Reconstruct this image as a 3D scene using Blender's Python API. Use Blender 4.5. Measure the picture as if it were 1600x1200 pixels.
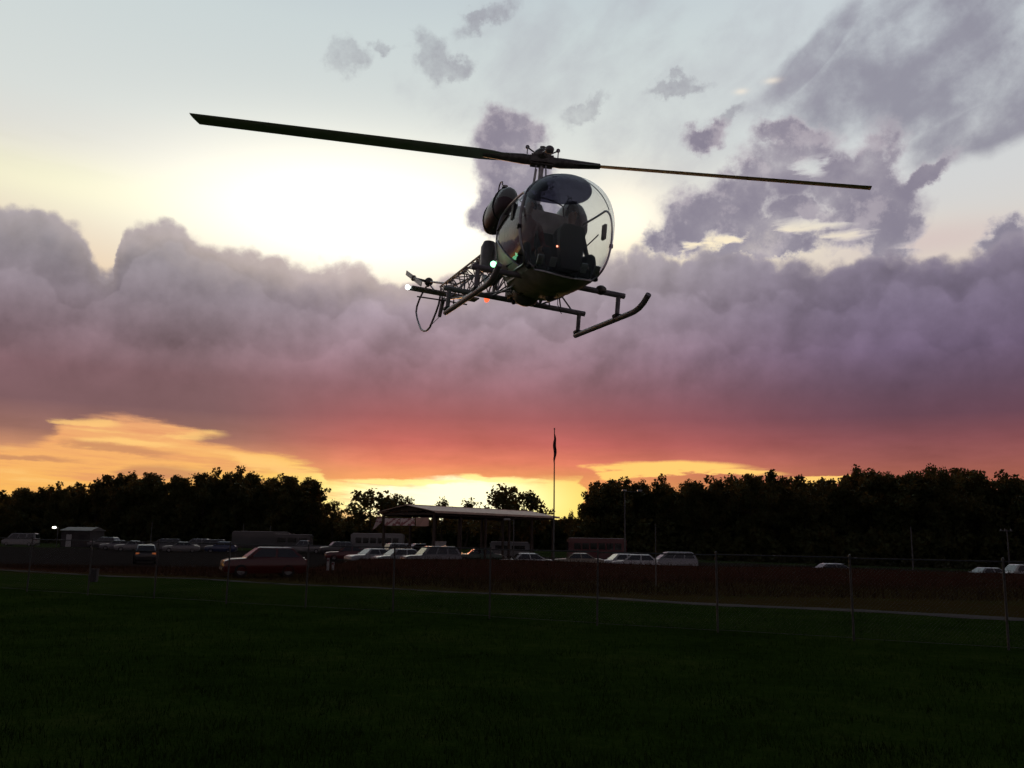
import bpy, bmesh, math, random
import numpy as np
from mathutils import Vector, Matrix, Euler
from mathutils import noise as mnoise
R = math.radians
random.seed(7); np.random.seed(7)
S = bpy.context.scene
for _o in list(bpy.data.objects): bpy.data.objects.remove(_o)
C = S.collection

# ------------------------------------------------------------------ camera
EYE = 2.05                                     # photographer's eye above the lawn
FPX = 1386.0                                   # focal length in pixels of the 1600 px wide photograph
cam_d = bpy.data.cameras.new('camera'); cam = bpy.data.objects.new('camera', cam_d); C.objects.link(cam)
CAMROT = Matrix.Rotation(R(100), 3, 'X') @ Matrix.Rotation(R(1.0), 3, 'Z')
cam.matrix_world = Matrix.Translation((0, 0, EYE)) @ CAMROT.to_4x4()
cam_d.sensor_width = 36; cam_d.lens = 36 * FPX / 1600
cam_d.clip_start = .1; cam_d.clip_end = 9000
S.camera = cam
S.view_settings.view_transform = 'Standard'; S.view_settings.look = 'None'
S.view_settings.exposure = 0; S.view_settings.gamma = 1; S.view_settings.use_curve_mapping = False
try:
    S.cycles.use_denoising = True; S.cycles.use_adaptive_sampling = True; S.cycles.adaptive_threshold = .03; S.cycles.adaptive_min_samples = 8
    S.cycles.max_bounces = 8; S.cycles.transparent_max_bounces = 24
    S.cycles.caustics_reflective = False; S.cycles.caustics_refractive = False
except Exception: pass

def ray(px, py):
    v = CAMROT @ Vector(((px - 800) / FPX, -(py - 600) / FPX, -1)); return v
def azel(px, py):
    v = ray(px, py).normalized()
    return math.degrees(math.atan2(v.x, v.y)), math.degrees(math.asin(v.z))
def at(px, py, Y):                             # the point at distance Y down the field seen at a place of the photograph
    v = ray(px, py); return Vector((0, 0, EYE)) + v * (Y / v.y)
def lin(r, g, b):
    f = lambda c: (c / 255) / 12.92 if c <= 10.31 else ((c / 255 + .055) / 1.055) ** 2.4
    return (f(r), f(g), f(b))

# ------------------------------------------------------------------ world: dusk sky, cloud decks as functions of direction
W = bpy.data.worlds.new('World'); S.world = W; W.use_nodes = True
NT = W.node_tree; NT.nodes.clear()
class V:                                       # a float socket with arithmetic
    def __init__(s, k): s.k = k
    def __add__(s, o): return mth('ADD', s, o)
    __radd__ = __add__
    def __mul__(s, o): return mth('MULTIPLY', s, o)
    __rmul__ = __mul__
    def __sub__(s, o): return mth('SUBTRACT', s, o)
    def __rsub__(s, o): return mth('SUBTRACT', o, s)
    def __truediv__(s, o): return mth('DIVIDE', s, o)
def plug(v, sock):
    if isinstance(v, V): NT.links.new(v.k, sock)
    elif isinstance(v, (int, float)): sock.default_value = v
    else: sock.default_value = tuple(v)
def mth(op, a, b=0.0, c=None, clamp=False):
    n = NT.nodes.new('ShaderNodeMath'); n.operation = op; n.use_clamp = clamp
    plug(a, n.inputs[0]); plug(b, n.inputs[1])
    if c is not None: plug(c, n.inputs[2])
    return V(n.outputs[0])
def vmax(a, b): return mth('MAXIMUM', a, b)
def vmin(a, b): return mth('MINIMUM', a, b)
def sm(x, a, b, t0=0.0, t1=1.0):               # smoothstep from a to b
    n = NT.nodes.new('ShaderNodeMapRange'); n.interpolation_type = 'SMOOTHSTEP'
    if a > b: a, b, t0, t1 = b, a, t1, t0
    plug(x, n.inputs[0]); plug(float(a), n.inputs[1]); plug(float(b), n.inputs[2]); plug(float(t0), n.inputs[3]); plug(float(t1), n.inputs[4])
    return V(n.outputs[0])
def vec(x, y, z=0.0):
    n = NT.nodes.new('ShaderNodeCombineXYZ'); plug(x, n.inputs[0]); plug(y, n.inputs[1]); plug(z, n.inputs[2]); return V(n.outputs[0])
def fbm(v, scale, detail=6, rough=.55, dist=0.0):
    n = NT.nodes.new('ShaderNodeTexNoise'); n.noise_dimensions = '3D'
    plug(v, n.inputs['Vector']); plug(float(scale), n.inputs['Scale']); plug(float(detail), n.inputs['Detail']); plug(float(rough), n.inputs['Roughness']); plug(float(dist), n.inputs['Distortion'])
    return V(n.outputs['Fac'] if 'Fac' in n.outputs else n.outputs[0])
def voro(v, scale):                              # rounded domes, 0 at rims to about 1 on the domes
    n = NT.nodes.new('ShaderNodeTexVoronoi'); n.feature = 'F1'; plug(v, n.inputs['Vector']); plug(float(scale), n.inputs['Scale'])
    return 1.0 - V(n.outputs['Distance']) * 1.25
def curve(x, pts, y0, y1):                     # piecewise smooth curve: az -> value
    x0, x1 = pts[0][0], pts[-1][0]
    n = NT.nodes.new('ShaderNodeFloatCurve'); cu = n.mapping.curves[0]
    n.mapping.use_clip = True
    P = [((a - x0) / (x1 - x0), (b - y0) / (y1 - y0)) for a, b in pts]
    while len(cu.points) < len(P): cu.points.new(.5, .5)
    for q, (a, b) in zip(cu.points, P): q.location = (a, b); q.handle_type = 'AUTO_CLAMPED'
    n.mapping.update()
    plug(mth('MULTIPLY_ADD', x, 1 / (x1 - x0), -x0 / (x1 - x0), clamp=True), n.inputs['Value'])
    return mth('MULTIPLY_ADD', V(n.outputs[0]), y1 - y0, y0)
def ramp(x, stops, x0, x1):                    # colour ramp over x0..x1, stops (x, sRGB)
    n = NT.nodes.new('ShaderNodeValToRGB'); e = n.color_ramp.elements
    while len(e) < len(stops): e.new(.5)
    for q, (p, c) in zip(e, stops): q.position = (p - x0) / (x1 - x0); q.color = (*lin(*c), 1)
    for q, (p, c) in zip(e, stops): q.position = (p - x0) / (x1 - x0); q.color = (*lin(*c), 1)
    plug(mth('MULTIPLY_ADD', x, 1 / (x1 - x0), -x0 / (x1 - x0), clamp=True), n.inputs[0])
    return V(n.outputs[0])
def mix(f, a, b, mode='MIX'):
    n = NT.nodes.new('ShaderNodeMix'); n.data_type = 'RGBA'; n.blend_type = mode; n.clamp_factor = True
    plug(f, n.inputs[0])
    for s, c in ((n.inputs[6], a), (n.inputs[7], b)):
        if isinstance(c, V): NT.links.new(c.k, s)
        else: s.default_value = (*c[:3], 1)
    return V(n.outputs[2])
def srgb(f, a, c): return mix(f, a, lin(*c))
tc = NT.nodes.new('ShaderNodeTexCoord'); D = V(tc.outputs['Generated'])
sx = NT.nodes.new('ShaderNodeSeparateXYZ'); NT.links.new(D.k, sx.inputs[0])
dx, dy, dz = (V(sx.outputs[i]) for i in range(3))
AZ = mth('ARCTAN2', dx, dy) * (180 / math.pi)
EL = mth('ARCSINE', dz) * (180 / math.pi)
def blob(A, E, px, py, rx, ry, rot=0.0, pw=1.0):  # soft ellipse, 1 in the middle to 0 at its rim and below 0 beyond; sizes in photo px
    a, e = azel(px, py); c, s = math.cos(R(rot)), math.sin(R(rot)); k = 24.2
    u = mth('MULTIPLY_ADD', A, c * k / rx, (-a * c - e * s) * k / rx); u = mth('MULTIPLY_ADD', E, s * k / rx, u)
    v = mth('MULTIPLY_ADD', E, c * k / ry, (-e * c + a * s) * k / ry); v = mth('MULTIPLY_ADD', A, -s * k / ry, v)
    return 1.0 - mth('SQRT', mth('MULTIPLY_ADD', u, u, v * v))
def gauss(px, py, rx, ry, rot=0.0):
    b = 1.0 - blob(AZ, EL, px, py, rx, ry, rot)
    return mth('POWER', math.e, b * b * -1.0)
def ell(pts): return [(azel(x, y)) for x, y in pts]
def union(A, E, L):
    r = None
    for b in L:
        q = blob(A, E, *b); r = q if r is None else vmax(r, q)
    return r

# turbulence in the direction vector, and a version drawn out along the horizon
n_big = fbm(D, 7, 7, .56); n_fine = fbm(D, 22, 7, .66)
HV = vec(AZ * .06, EL * .28); n_str = fbm(HV, 3.2, 7, .58)
w1 = (fbm(D, 14, 6, .62) - .5); w2 = (fbm(vec(dx + 3.1, dy, dz), 14, 6, .62) - .5)
w3 = fbm(D, 46, 5, .65) - .5; w4 = fbm(vec(dx, dy + 5.2, dz), 46, 5, .65) - .5
A1 = AZ + w1 * 5 + w3 * 1.0; E1 = EL + w2 * 5 + w4 * 1.0          # ragged coordinates for cumulus edges
A2 = AZ + (n_str - .5) * 7; E2 = EL + (n_str - .5) * 1.3 + w2 * .5   # for the streaky low clouds

# clear sky
el_ = lambda y: azel(800, y)[1]
clear = ramp(EL, [(el_(790), (255, 205, 110)), (el_(700), (250, 190, 110)), (el_(430), (232, 214, 190)), (el_(330), (222, 218, 210)), (el_(230), (214, 219, 216)), (el_(60), (203, 213, 214)), (el_(-80), (186, 198, 206)), (75, (120, 132, 150))], -5, 80)
clear = srgb(sm(AZ, 6, 26) * sm(EL, 12, 20) * .5, clear, (200, 206, 214))
thin = sm(fbm(vec(AZ * .05 + EL * .05, EL * .3), 2.2, 5, .5), .42, .72)
clear = srgb(thin * gauss(300, 285, 420, 34) * .75, clear, (205, 203, 192))
clear = srgb(gauss(180, 300, 330, 42) * .6, clear, (255, 252, 205))
g1 = mth('MINIMUM', gauss(560, 335, 290, 95) * 1.5, 1.0)
clear = mix(g1, clear, (1.25, 1.2, 1.02))
clear = mix(mth('MINIMUM', gauss(975, 350, 70, 62) * 1.1, 1.0), clear, (1.15, 1.06, .86))
clear = mix(gauss(1150, 380, 190, 22) * .8, clear, (1.05, .9, .62))
clear = srgb(gauss(1460, 375, 130, 26) * .8, clear, (214, 196, 192))
# the strip under the cloud deck
low = ramp(EL, [(el_(815), (251, 188, 88)), (el_(740), (246, 178, 106)), (el_(690), (236, 168, 114)), (el_(640), (214, 152, 124))], -1, 12)
low = srgb(mth('MINIMUM', gauss(700, 790, 250, 70) * 1.2, 1.0), low, (255, 238, 100))
low = mix(mth('MINIMUM', gauss(690, 782, 130, 45) * 1.7, 1.0), low, (1.3, 1.25, .8))
n_s2 = fbm(vec(AZ * .05 + 4.0, EL * .5 + AZ * .02), 3.0, 7, .6)
low = srgb(sm(n_s2, .46, .66) * .6 * sm(AZ, -4, -10), low, (222, 146, 104))
low = mix(sm(n_s2, .46, .3) * .55 * sm(AZ, -4, -10), low, (1.0, .62, .2))
clear = mix(sm(EL, el_(560), el_(640)), clear, low)

# high streaks, upper right, and thin wisps
n_mid_ = fbm(vec(dx + 2.3, dy, dz), 12, 6, .55)
c30, s30 = math.cos(R(32)), math.sin(R(32))
rotv = vec((AZ * c30 + EL * s30) * .07, (EL * c30 - AZ * s30) * .15, 2.0)
n_rot = fbm(rotv, 2.2, 7, .54, .5)
reg = union(AZ, EL, [(1450, 80, 300, 115, 20), (1560, 40, 260, 150, 10), (1270, 90, 110, 32, 38), (1570, 180, 170, 46, 15)])
hi = sm(mth('MINIMUM', reg * 1.5, .62) + (n_rot - .5) * 1.0 + (n_mid_ - .5) * 1.5 + (n_fine - .5) * .7, -.05, .95)
up = srgb(hi * .86, clear, (134, 131, 147))
wreg = union(AZ, EL, [(880, 60, 330, 130, 20), (1120, 150, 260, 120, 25)])
wi = sm(mth('MINIMUM', wreg, .34) + (n_rot - .5) * 1.1 + (n_mid_ - .5) * 1.0 + (n_fine - .5) * .5, .05, .8)
up = srgb(wi * .45, up, (168, 166, 177))
puf = union(A1, E1, [(545, 80, 36, 34, -60), (600, 78, 30, 16), (672, 85, 42, 38, -30), (710, 105, 40, 20, 0), (765, 25, 60, 16, 25), (1065, 130, 55, 14, 15), (915, 160, 60, 20, 35), (1120, 190, 44, 14, 30)])
up = srgb(sm(mth('MINIMUM', puf * 1.2, .5) + (n_fine - .5) * 1.5 + (n_mid_ - .5) * .9, -.1, 1.0) * .78, up, (142, 139, 151))
up = mix(gauss(1158, 143, 10, 4) * .5 + gauss(1207, 126, 12, 4) * .5, up, (1.0, .86, .7))

# cumulus towers
cum = union(A1, E1, [(795, 215, 62, 42), (800, 265, 52, 60), (775, 340, 44, 46), (830, 320, 60, 80),
    (1130, 322, 120, 42, 8), (1075, 350, 60, 44), (1235, 262, 85, 62), (1235, 215, 62, 28, -8), (1100, 215, 44, 26), (1160, 285, 70, 40, 20), (1320, 285, 70, 55), (1370, 262, 42, 66),
    (1380, 330, 46, 66), (1345, 345, 90, 46), (1250, 330, 60, 34), (1060, 380, 60, 26), (1180, 385, 120, 18), (1440, 282, 70, 20, 32), (1210, 365, 70, 28), (1160, 345, 60, 30), (1580, 372, 40, 30), (1395, 375, 40, 40)])
gaps = union(A2, E2, [(1076, 382, 17, 11), (1128, 376, 32, 11), (1270, 350, 62, 11, -6), (1328, 366, 44, 9), (1320, 394, 16, 5, 10), (1270, 262, 30, 18, 20), (975, 368, 36, 30), (1475, 377, 70, 11)])
cfield = mth('MINIMUM', cum * 1.6, .72) + (n_fine - .5) * .7 + (n_mid_ - .5) * .9 + (voro(vec(dx + w3 * .014, dy, dz + w4 * .014), 26) - .5) * .35
cfield = cfield - mth('MAXIMUM', mth('MINIMUM', gaps * 1.0, .8), 0.0)
cm = sm(cfield, -.28, .58)
dens = sm(cfield, .05, .85)
relief = (fbm(vec(dx + .012, dy, dz - .03), 22, 6, .6) - n_fine)      # side towards the light brighter
ccol = mix(dens, lin(180, 174, 182), lin(136, 130, 146))
ccol = srgb(mth('MULTIPLY', sm(AZ, 3, -12), .35), ccol, (176, 164, 170))
ccol = mix(mth('MULTIPLY', sm(relief, .0, .16), .35), ccol, lin(200, 190, 196))
up = mix(cm, up, ccol)

# the long deck of cloud
TOP = ell([(-700, 330), (-300, 300), (0, 316), (40, 324), (75, 326), (112, 345), (142, 366), (152, 396), (170, 402), (184, 388), (192, 354), (235, 343), (290, 354), (335, 372), (400, 395), (480, 404), (560, 412), (640, 424), (720, 424), (770, 410), (900, 396), (985, 390), (1060, 402), (1110, 394), (1200, 394), (1300, 402), (1400, 392), (1450, 396), (1540, 388), (1570, 362), (1640, 356), (1900, 330), (2300, 360)])
BOT = ell([(-700, 720), (0, 704), (60, 694), (108, 664), (190, 655), (250, 664), (300, 684), (400, 708), (470, 728), (498, 741), (506, 757), (600, 760), (700, 752), (780, 750), (850, 757), (908, 757), (918, 850), (2300, 870)])
top = curve(AZ + w1 * 1.6, TOP, 0, 30); bot = curve(AZ + (n_str - .5) * 4 + w1 * 1.5, BOT, -10, 10)
pw = vec(dx + w3 * .012, dy, dz + w4 * .012)
puf1 = voro(pw, 15); puf2 = voro(pw, 36); puf3 = voro(pw, 80)
edge = top - EL + (puf1 - .45) * .75 + (puf2 - .45) * .7 + (puf3 - .45) * .35 + (n_fine - .5) * 1.5 + (n_big - .5) * 1.6 - .1
bank_u = sm(edge, -.28, .5)
lumps = (puf1 - .45) * 1.1 + (puf2 - .45) * .9 + (puf3 - .45) * .4 + (n_big - .5) * 2.4
IN1 = ell([(-700, 440), (0, 424), (60, 440), (130, 470), (185, 430), (250, 392), (320, 396), (380, 432), (450, 470), (520, 480), (566, 462), (615, 486), (670, 520), (740, 508), (800, 490), (880, 520), (960, 452), (1040, 440), (1120, 470), (1220, 452), (1330, 480), (1420, 440), (1500, 452), (1600, 430), (2300, 450)])
IN2 = ell([(-700, 520), (0, 520), (100, 500), (220, 540), (330, 510), (430, 540), (540, 530), (640, 560), (740, 545), (850, 580), (960, 540), (1080, 520), (1180, 550), (1300, 540), (1400, 520), (1500, 545), (1600, 530), (2300, 540)])
in1 = curve(AZ + w1 * 2.2, IN1, 0, 30) - EL + lumps; in2 = curve(AZ + w2 * 2.6, IN2, 0, 30) - EL + lumps * .9
def shelf(e, lit, shade): return sm(e, -.15, .3) * sm(e, 3.2, .1) * lit - sm(e, -2.4, -.1) * sm(e, .25, -.2) * shade
bank_l = sm(EL - bot + (n_str - .5) * 1.7 + (n_s2 - .5) * 1.3 + (n_fine - .5) * .5, -.3, .5)
yr = lambda L: [(el_(y), c) for y, c in L]
mid = ramp(EL, yr([(800, (246, 180, 92)), (750, (236, 154, 98)), (724, (224, 124, 100)), (695, (190, 97, 95)), (655, (156, 88, 96)), (610, (145, 100, 112)), (560, (147, 119, 132)), (500, (158, 142, 154)), (440, (165, 155, 163)), (380, (174, 167, 172)), (300, (170, 164, 172))]), -2, 30)
lef = ramp(EL, yr([(800, (244, 170, 90)), (730, (208, 146, 108)), (700, (152, 108, 98)), (660, (124, 92, 97)), (610, (126, 95, 102)), (560, (133, 111, 120)), (500, (140, 128, 137)), (440, (144, 137, 143)), (380, (152, 148, 154)), (300, (146, 142, 150))]), -2, 30)
rig = ramp(EL, yr([(800, (150, 92, 70)), (750, (170, 98, 80)), (715, (150, 86, 84)), (690, (132, 77, 83)), (655, (104, 70, 85)), (610, (98, 76, 95)), (560, (108, 92, 116)), (500, (118, 106, 128)), (440, (126, 117, 135)), (380, (134, 129, 145)), (300, (140, 136, 150))]), -2, 30)
bcol = mix(sm(AZ, -6, -20), mid, lef); bcol = mix(sm(AZ, 1, 25), bcol, rig)
rel2 = (fbm(vec(dx + .015, dy, dz - .02), 7, 7, .56) - n_big)
n_mid = fbm(vec(dx, dy + 1.7, dz), 13, 6, .5)
rel3 = fbm(vec(dx + .008, dy + 1.7, dz - .014), 13, 6, .5) - n_mid
mod = .97 + (n_big - .5) * .5 + rel2 * 1.2 * sm(EL, 5, 11) + rel3 * 1.2 * sm(EL, 7, 12) + (n_fine - .5) * .08 + (puf1 + puf2 * .6 - .75) * .14 * sm(EL, 8, 14)
mod = mod + (n_str - .5) * .5 * sm(EL, 9, 5) + shelf(in1, .1, .055) + shelf(in2, .06, .03)
bcol = mix(1.0, bcol, vec(mod, mod, mod), 'MULTIPLY')
rim = sm(edge, 3.0, .1) * sm(AZ, 14, 2)
bcol = srgb(rim * .55 * gauss(560, 400, 420, 70), bcol, (235, 214, 200))
bcol = srgb(sm(edge, 1.0, .2) * .25, bcol, (188, 178, 184))
sky = mix(bank_u * bank_l, up, bcol)

# bright streaks torn into the deck near the horizon, and dark scraps in the bright strip
hl = union(A2, E2, [(1050, 732, 150, 15, 0), (965, 742, 55, 9, 3), (1130, 740, 110, 10), (1290, 748, 70, 6)])
sky = mix(sm(hl + (n_str - .5) * 2.2, .1, .5), sky, (1.05, .62, .17))
hl2 = union(A2, E2, [(395, 722, 105, 13, -8), (300, 680, 62, 9, 3), (150, 661, 46, 9), (440, 735, 60, 9, -4), (200, 690, 90, 6)])
sky = mix(sm(hl2 + (n_str - .5) * 2.0, .0, .7) * .75, sky, (1.0, .6, .2))
dk = union(A2, E2, [(270, 738, 70, 14, 0), (180, 700, 120, 10, -4), (40, 716, 90, 6)])
sky = srgb(sm(dk + (n_str - .5) * 2.0, .0, .7) * .75, sky, (196, 134, 98))
hl3 = union(A2, E2, [(740, 745, 40, 8), (640, 752, 120, 6), (790, 750, 60, 6)])
sky = mix(sm(hl3 + (n_str - .5) * 1.4, .0, .6) * .8, sky, (1.2, .95, .35))

# away from the sunset darker unseen sky, shaped: low east raised to light helicopter, overhead dimmed for lawn
sd = azel(690, 700)
sv = Vector((math.sin(R(sd[0])) * math.cos(R(sd[1])), math.cos(R(sd[0])) * math.cos(R(sd[1])), math.sin(R(sd[1]))))
cosang = mth('MULTIPLY_ADD', dx, sv.x, mth('MULTIPLY_ADD', dy, sv.y, dz * sv.z))
east = ramp(EL, [(-4, (116, 100, 98)), (10, (116, 104, 108)), (32, (74, 72, 82)), (90, (46, 48, 56))], -10, 90)
em = 1.0 + (n_big - .5) * .6; east = mix(1.0, east, vec(em, em, em), 'MULTIPLY')
fade = sm(cosang, .76, .12)
sky = mix(fade, sky, east)
sky = srgb(sm(EL, -.6, -3.0), sky, (30, 26, 24))
bg = NT.nodes.new('ShaderNodeBackground'); NT.links.new(sky.k, bg.inputs[0]); bg.inputs[1].default_value = 1.0
ns = NT.nodes.new('ShaderNodeTexSky'); ns.sky_type = 'NISHITA'; ns.sun_disc = False
SUN_AZ, SUN_EL = sd[0], 3.0
ns.sun_elevation = R(SUN_EL); ns.sun_rotation = R(SUN_AZ); ns.altitude = 50; ns.air_density = 1.2; ns.dust_density = 2.5
nb = NT.nodes.new('ShaderNodeBackground'); NT.links.new(ns.outputs[0], nb.inputs[0]); nb.inputs[1].default_value = NISH = .002
ad = NT.nodes.new('ShaderNodeAddShader'); NT.links.new(bg.outputs[0], ad.inputs[0]); NT.links.new(nb.outputs[0], ad.inputs[1])
ow = NT.nodes.new('ShaderNodeOutputWorld'); NT.links.new(ad.outputs[0], ow.inputs[0])
W.cycles.sampling_method = 'MANUAL'; W.cycles.sample_map_resolution = 512

# ------------------------------------------------------------------ sun, low behind the deck of cloud
sun_d = bpy.data.lights.new('sun', 'SUN'); sun_d.energy = .3; sun_d.angle = R(6); sun_d.color = (1, .5, .24)
sun = bpy.data.objects.new('sun', sun_d); C.objects.link(sun)
sun.rotation_euler = (R(90 - SUN_EL), 0, R(180 - SUN_AZ)); sun.location = (0, 0, 60)

# ------------------------------------------------------------------ helpers
def mat(name, col, rough=.6, metal=0.0, spec=.5, var=.0, scale=8.0, col2=None, bump=0.0, emit=None, estr=0.0, coat=0.0, trans=None):
    m = bpy.data.materials.new(name); m.use_nodes = True; t = m.node_tree; b = t.nodes['Principled BSDF']
    b.inputs['Roughness'].default_value = rough; b.inputs['Metallic'].default_value = metal
    b.inputs['Specular IOR Level'].default_value = spec; b.inputs['Coat Weight'].default_value = coat
    b.inputs['Base Color'].default_value = (*col, 1)
    if var or col2:
        c = t.nodes.new('ShaderNodeTexCoord'); n = t.nodes.new('ShaderNodeTexNoise'); n.inputs['Scale'].default_value = scale; n.inputs['Detail'].default_value = 5
        t.links.new(c.outputs['Object'], n.inputs['Vector'])
        r = t.nodes.new('ShaderNodeValToRGB'); e = r.color_ramp.elements; e[0].position = .32; e[1].position = .68
        e[0].color = (*[x * (1 - var) for x in col], 1); e[1].color = (*(col2 or [min(1, x * (1 + var)) for x in col]), 1)
        t.links.new(n.outputs[0], r.inputs[0]); t.links.new(r.outputs[0], b.inputs['Base Color'])
        if bump:
            u = t.nodes.new('ShaderNodeBump'); u.inputs['Strength'].default_value = bump; u.inputs['Distance'].default_value = .02
            t.links.new(n.outputs[0], u.inputs['Height']); t.links.new(u.outputs[0], b.inputs['Normal'])
    if emit: b.inputs['Emission Color'].default_value = (*emit, 1); b.inputs['Emission Strength'].default_value = estr
    return m
def glass_sheet(name, tint, refl=.06, rough=.03, edge=.55, haze=0.0):
    m = bpy.data.materials.new(name); m.use_nodes = True; t = m.node_tree; t.nodes.clear()
    o = t.nodes.new('ShaderNodeOutputMaterial'); a = t.nodes.new('ShaderNodeBsdfTransparent'); g = t.nodes.new('ShaderNodeBsdfGlossy')
    a.inputs[0].default_value = (*tint, 1); g.inputs['Roughness'].default_value = rough; g.inputs[0].default_value = (.95, .97, 1, 1)
    lw = t.nodes.new('ShaderNodeLayerWeight'); lw.inputs[0].default_value = .25
    mr = t.nodes.new('ShaderNodeMapRange'); mr.inputs[3].default_value = refl; mr.inputs[4].default_value = edge
    t.links.new(lw.outputs['Facing'], mr.inputs[0])
    pw = t.nodes.new('ShaderNodeMath'); pw.operation = 'POWER'; pw.inputs[1].default_value = 1.6; t.links.new(mr.outputs[0], pw.inputs[0])
    mx = t.nodes.new('ShaderNodeMixShader'); t.links.new(pw.outputs[0], mx.inputs[0]); t.links.new(a.outputs[0], mx.inputs[1]); t.links.new(g.outputs[0], mx.inputs[2])
    out = mx
    if haze:
        d = t.nodes.new('ShaderNodeBsdfTranslucent'); d.inputs[0].default_value = (.7, .74, .76, 1)
        m2 = t.nodes.new('ShaderNodeMixShader'); m2.inputs[0].default_value = haze
        t.links.new(mx.outputs[0], m2.inputs[1]); t.links.new(d.outputs[0], m2.inputs[2]); out = m2
    t.links.new(out.outputs[0], o.inputs[0]); return m

class MB:
    def __init__(s): s.v = []; s.f = []
    def add(s, vs, fs):
        k = len(s.v); s.v += [tuple(p) for p in vs]; s.f += [tuple(i + k for i in q) for q in fs]; return s
    def box(s, c, d, rot=None, taper=1.0):
        vs = []
        for z in (-1, 1):
            t = taper if z > 0 else 1
            for x, y in ((-1, -1), (1, -1), (1, 1), (-1, 1)):
                p = Vector((x * d[0] / 2 * t, y * d[1] / 2 * t, z * d[2] / 2))
                if rot is not None: p = rot @ p
                vs.append(p + Vector(c))
        return s.add(vs, [(3, 2, 1, 0), (4, 5, 6, 7), (0, 1, 5, 4), (1, 2, 6, 5), (2, 3, 7, 6), (3, 0, 4, 7)])
    def tube(s, pts, r, n=8, closed=False):
        pts = [Vector(p) for p in pts]; m = len(pts); rr = r if isinstance(r, (list, tuple)) else [r] * m
        vs = []; up = None
        for i, p in enumerate(pts):
            a = pts[(i - 1) % m] if (closed or i) else p; b = pts[(i + 1) % m] if (closed or i < m - 1) else p
            t = (b - a).normalized()
            if up is None:
                up = Vector((0, 0, 1)) if abs(t.z) < .9 else Vector((1, 0, 0))
            x = t.cross(up)
            if x.length < 1e-5: x = t.orthogonal()
            x.normalize(); y = x.cross(t).normalized(); up = y
            for k in range(n):
                w = 2 * math.pi * k / n; vs.append(p + (x * math.cos(w) + y * math.sin(w)) * rr[i])
        fs = []
        for i in range(m if closed else m - 1):
            j = (i + 1) % m
            for k in range(n):
                l = (k + 1) % n; fs.append((i * n + k, i * n + l, j * n + l, j * n + k))
        if not closed: fs += [tuple(range(n))[::-1], tuple((m - 1) * n + k for k in range(n))]
        return s.add(vs, fs)
    def ball(s, c, rad, nu=16, nv=10, rot=None, pw=1.0):
        if not isinstance(rad, (tuple, list)): rad = (rad,) * 3
        vs = []; sg = lambda q: math.copysign(abs(q) ** pw, q)
        for j in range(nv + 1):
            e = -math.pi / 2 + math.pi * j / nv
            for i in range(nu):
                a = 2 * math.pi * i / nu
                p = Vector((sg(math.cos(e)) * sg(math.cos(a)) * rad[0], sg(math.cos(e)) * sg(math.sin(a)) * rad[1], sg(math.sin(e)) * rad[2]))
                if rot is not None: p = rot @ p
                vs.append(p + Vector(c))
        fs = [(j * nu + i, j * nu + (i + 1) % nu, (j + 1) * nu + (i + 1) % nu, (j + 1) * nu + i) for j in range(nv) for i in range(nu)]
        return s.add(vs, fs)
    def prism(s, prof, a, b, axis='y'):        # 2D outline pushed from a to b along an axis
        n = len(prof); P = {'y': lambda p, t: (p[0], t, p[1]), 'x': lambda p, t: (t, p[0], p[1]), 'z': lambda p, t: (p[0], p[1], t)}[axis]
        vs = [P(p, a) for p in prof] + [P(p, b) for p in prof]
        return s.add(vs, [tuple(range(n))[::-1], tuple(range(n, 2 * n))] + [(i, (i + 1) % n, n + (i + 1) % n, n + i) for i in range(n)])
    def lathe(s, prof, c, axis='y', n=20):     # (radius, height) profile turned about an axis
        vs = []; m = len(prof)
        for r, h in prof:
            for k in range(n):
                w = 2 * math.pi * k / n; u, v = r * math.cos(w), r * math.sin(w)
                p = {'y': (u, h, v), 'z': (u, v, h), 'x': (h, u, v)}[axis]; vs.append(Vector(p) + Vector(c))
        return s.add(vs, [(j * n + k, j * n + (k + 1) % n, (j + 1) * n + (k + 1) % n, (j + 1) * n + k) for j in range(m - 1) for k in range(n)])
    def mesh(s, name, m=None, smooth=False, bevel=0.0):
        me = bpy.data.meshes.new(name); me.from_pydata(s.v, [], s.f)
        bm = bmesh.new(); bm.from_mesh(me); bmesh.ops.remove_doubles(bm, verts=bm.verts, dist=1e-5)
        if bevel: bmesh.ops.bevel(bm, geom=[e for e in bm.edges if e.is_manifold and e.calc_face_angle(0) > .5], offset=bevel, segments=2, affect='EDGES', clamp_overlap=True)
        bmesh.ops.recalc_face_normals(bm, faces=bm.faces); bm.to_mesh(me); bm.free()
        if smooth:
            me.polygons.foreach_set('use_smooth', [True] * len(me.polygons))
            try: me.set_sharp_from_angle(angle=R(38))
            except Exception: pass
        if m: me.materials.append(m)
        return me
    def build(s, name, m, parent=None, smooth=True, bevel=0.0, kind=None): return link(name, s.mesh(name, m, smooth, bevel), parent, kind)
def link(name, me, parent=None, kind=None):
    o = bpy.data.objects.new(name, me); C.objects.link(o)
    if parent: o.parent = parent
    if kind: o['kind'] = kind
    return o
def tag(o, label, cat, group=None, kind=None):
    o['label'] = label; o['category'] = cat
    if group: o['group'] = group
    if kind: o['kind'] = kind
    return o
def thing(name, label, cat, mtx=None, group=None):
    o = bpy.data.objects.new(name, None); C.objects.link(o); o.empty_display_size = .3
    if mtx is not None: o.matrix_world = mtx
    return tag(o, label, cat, group)
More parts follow.
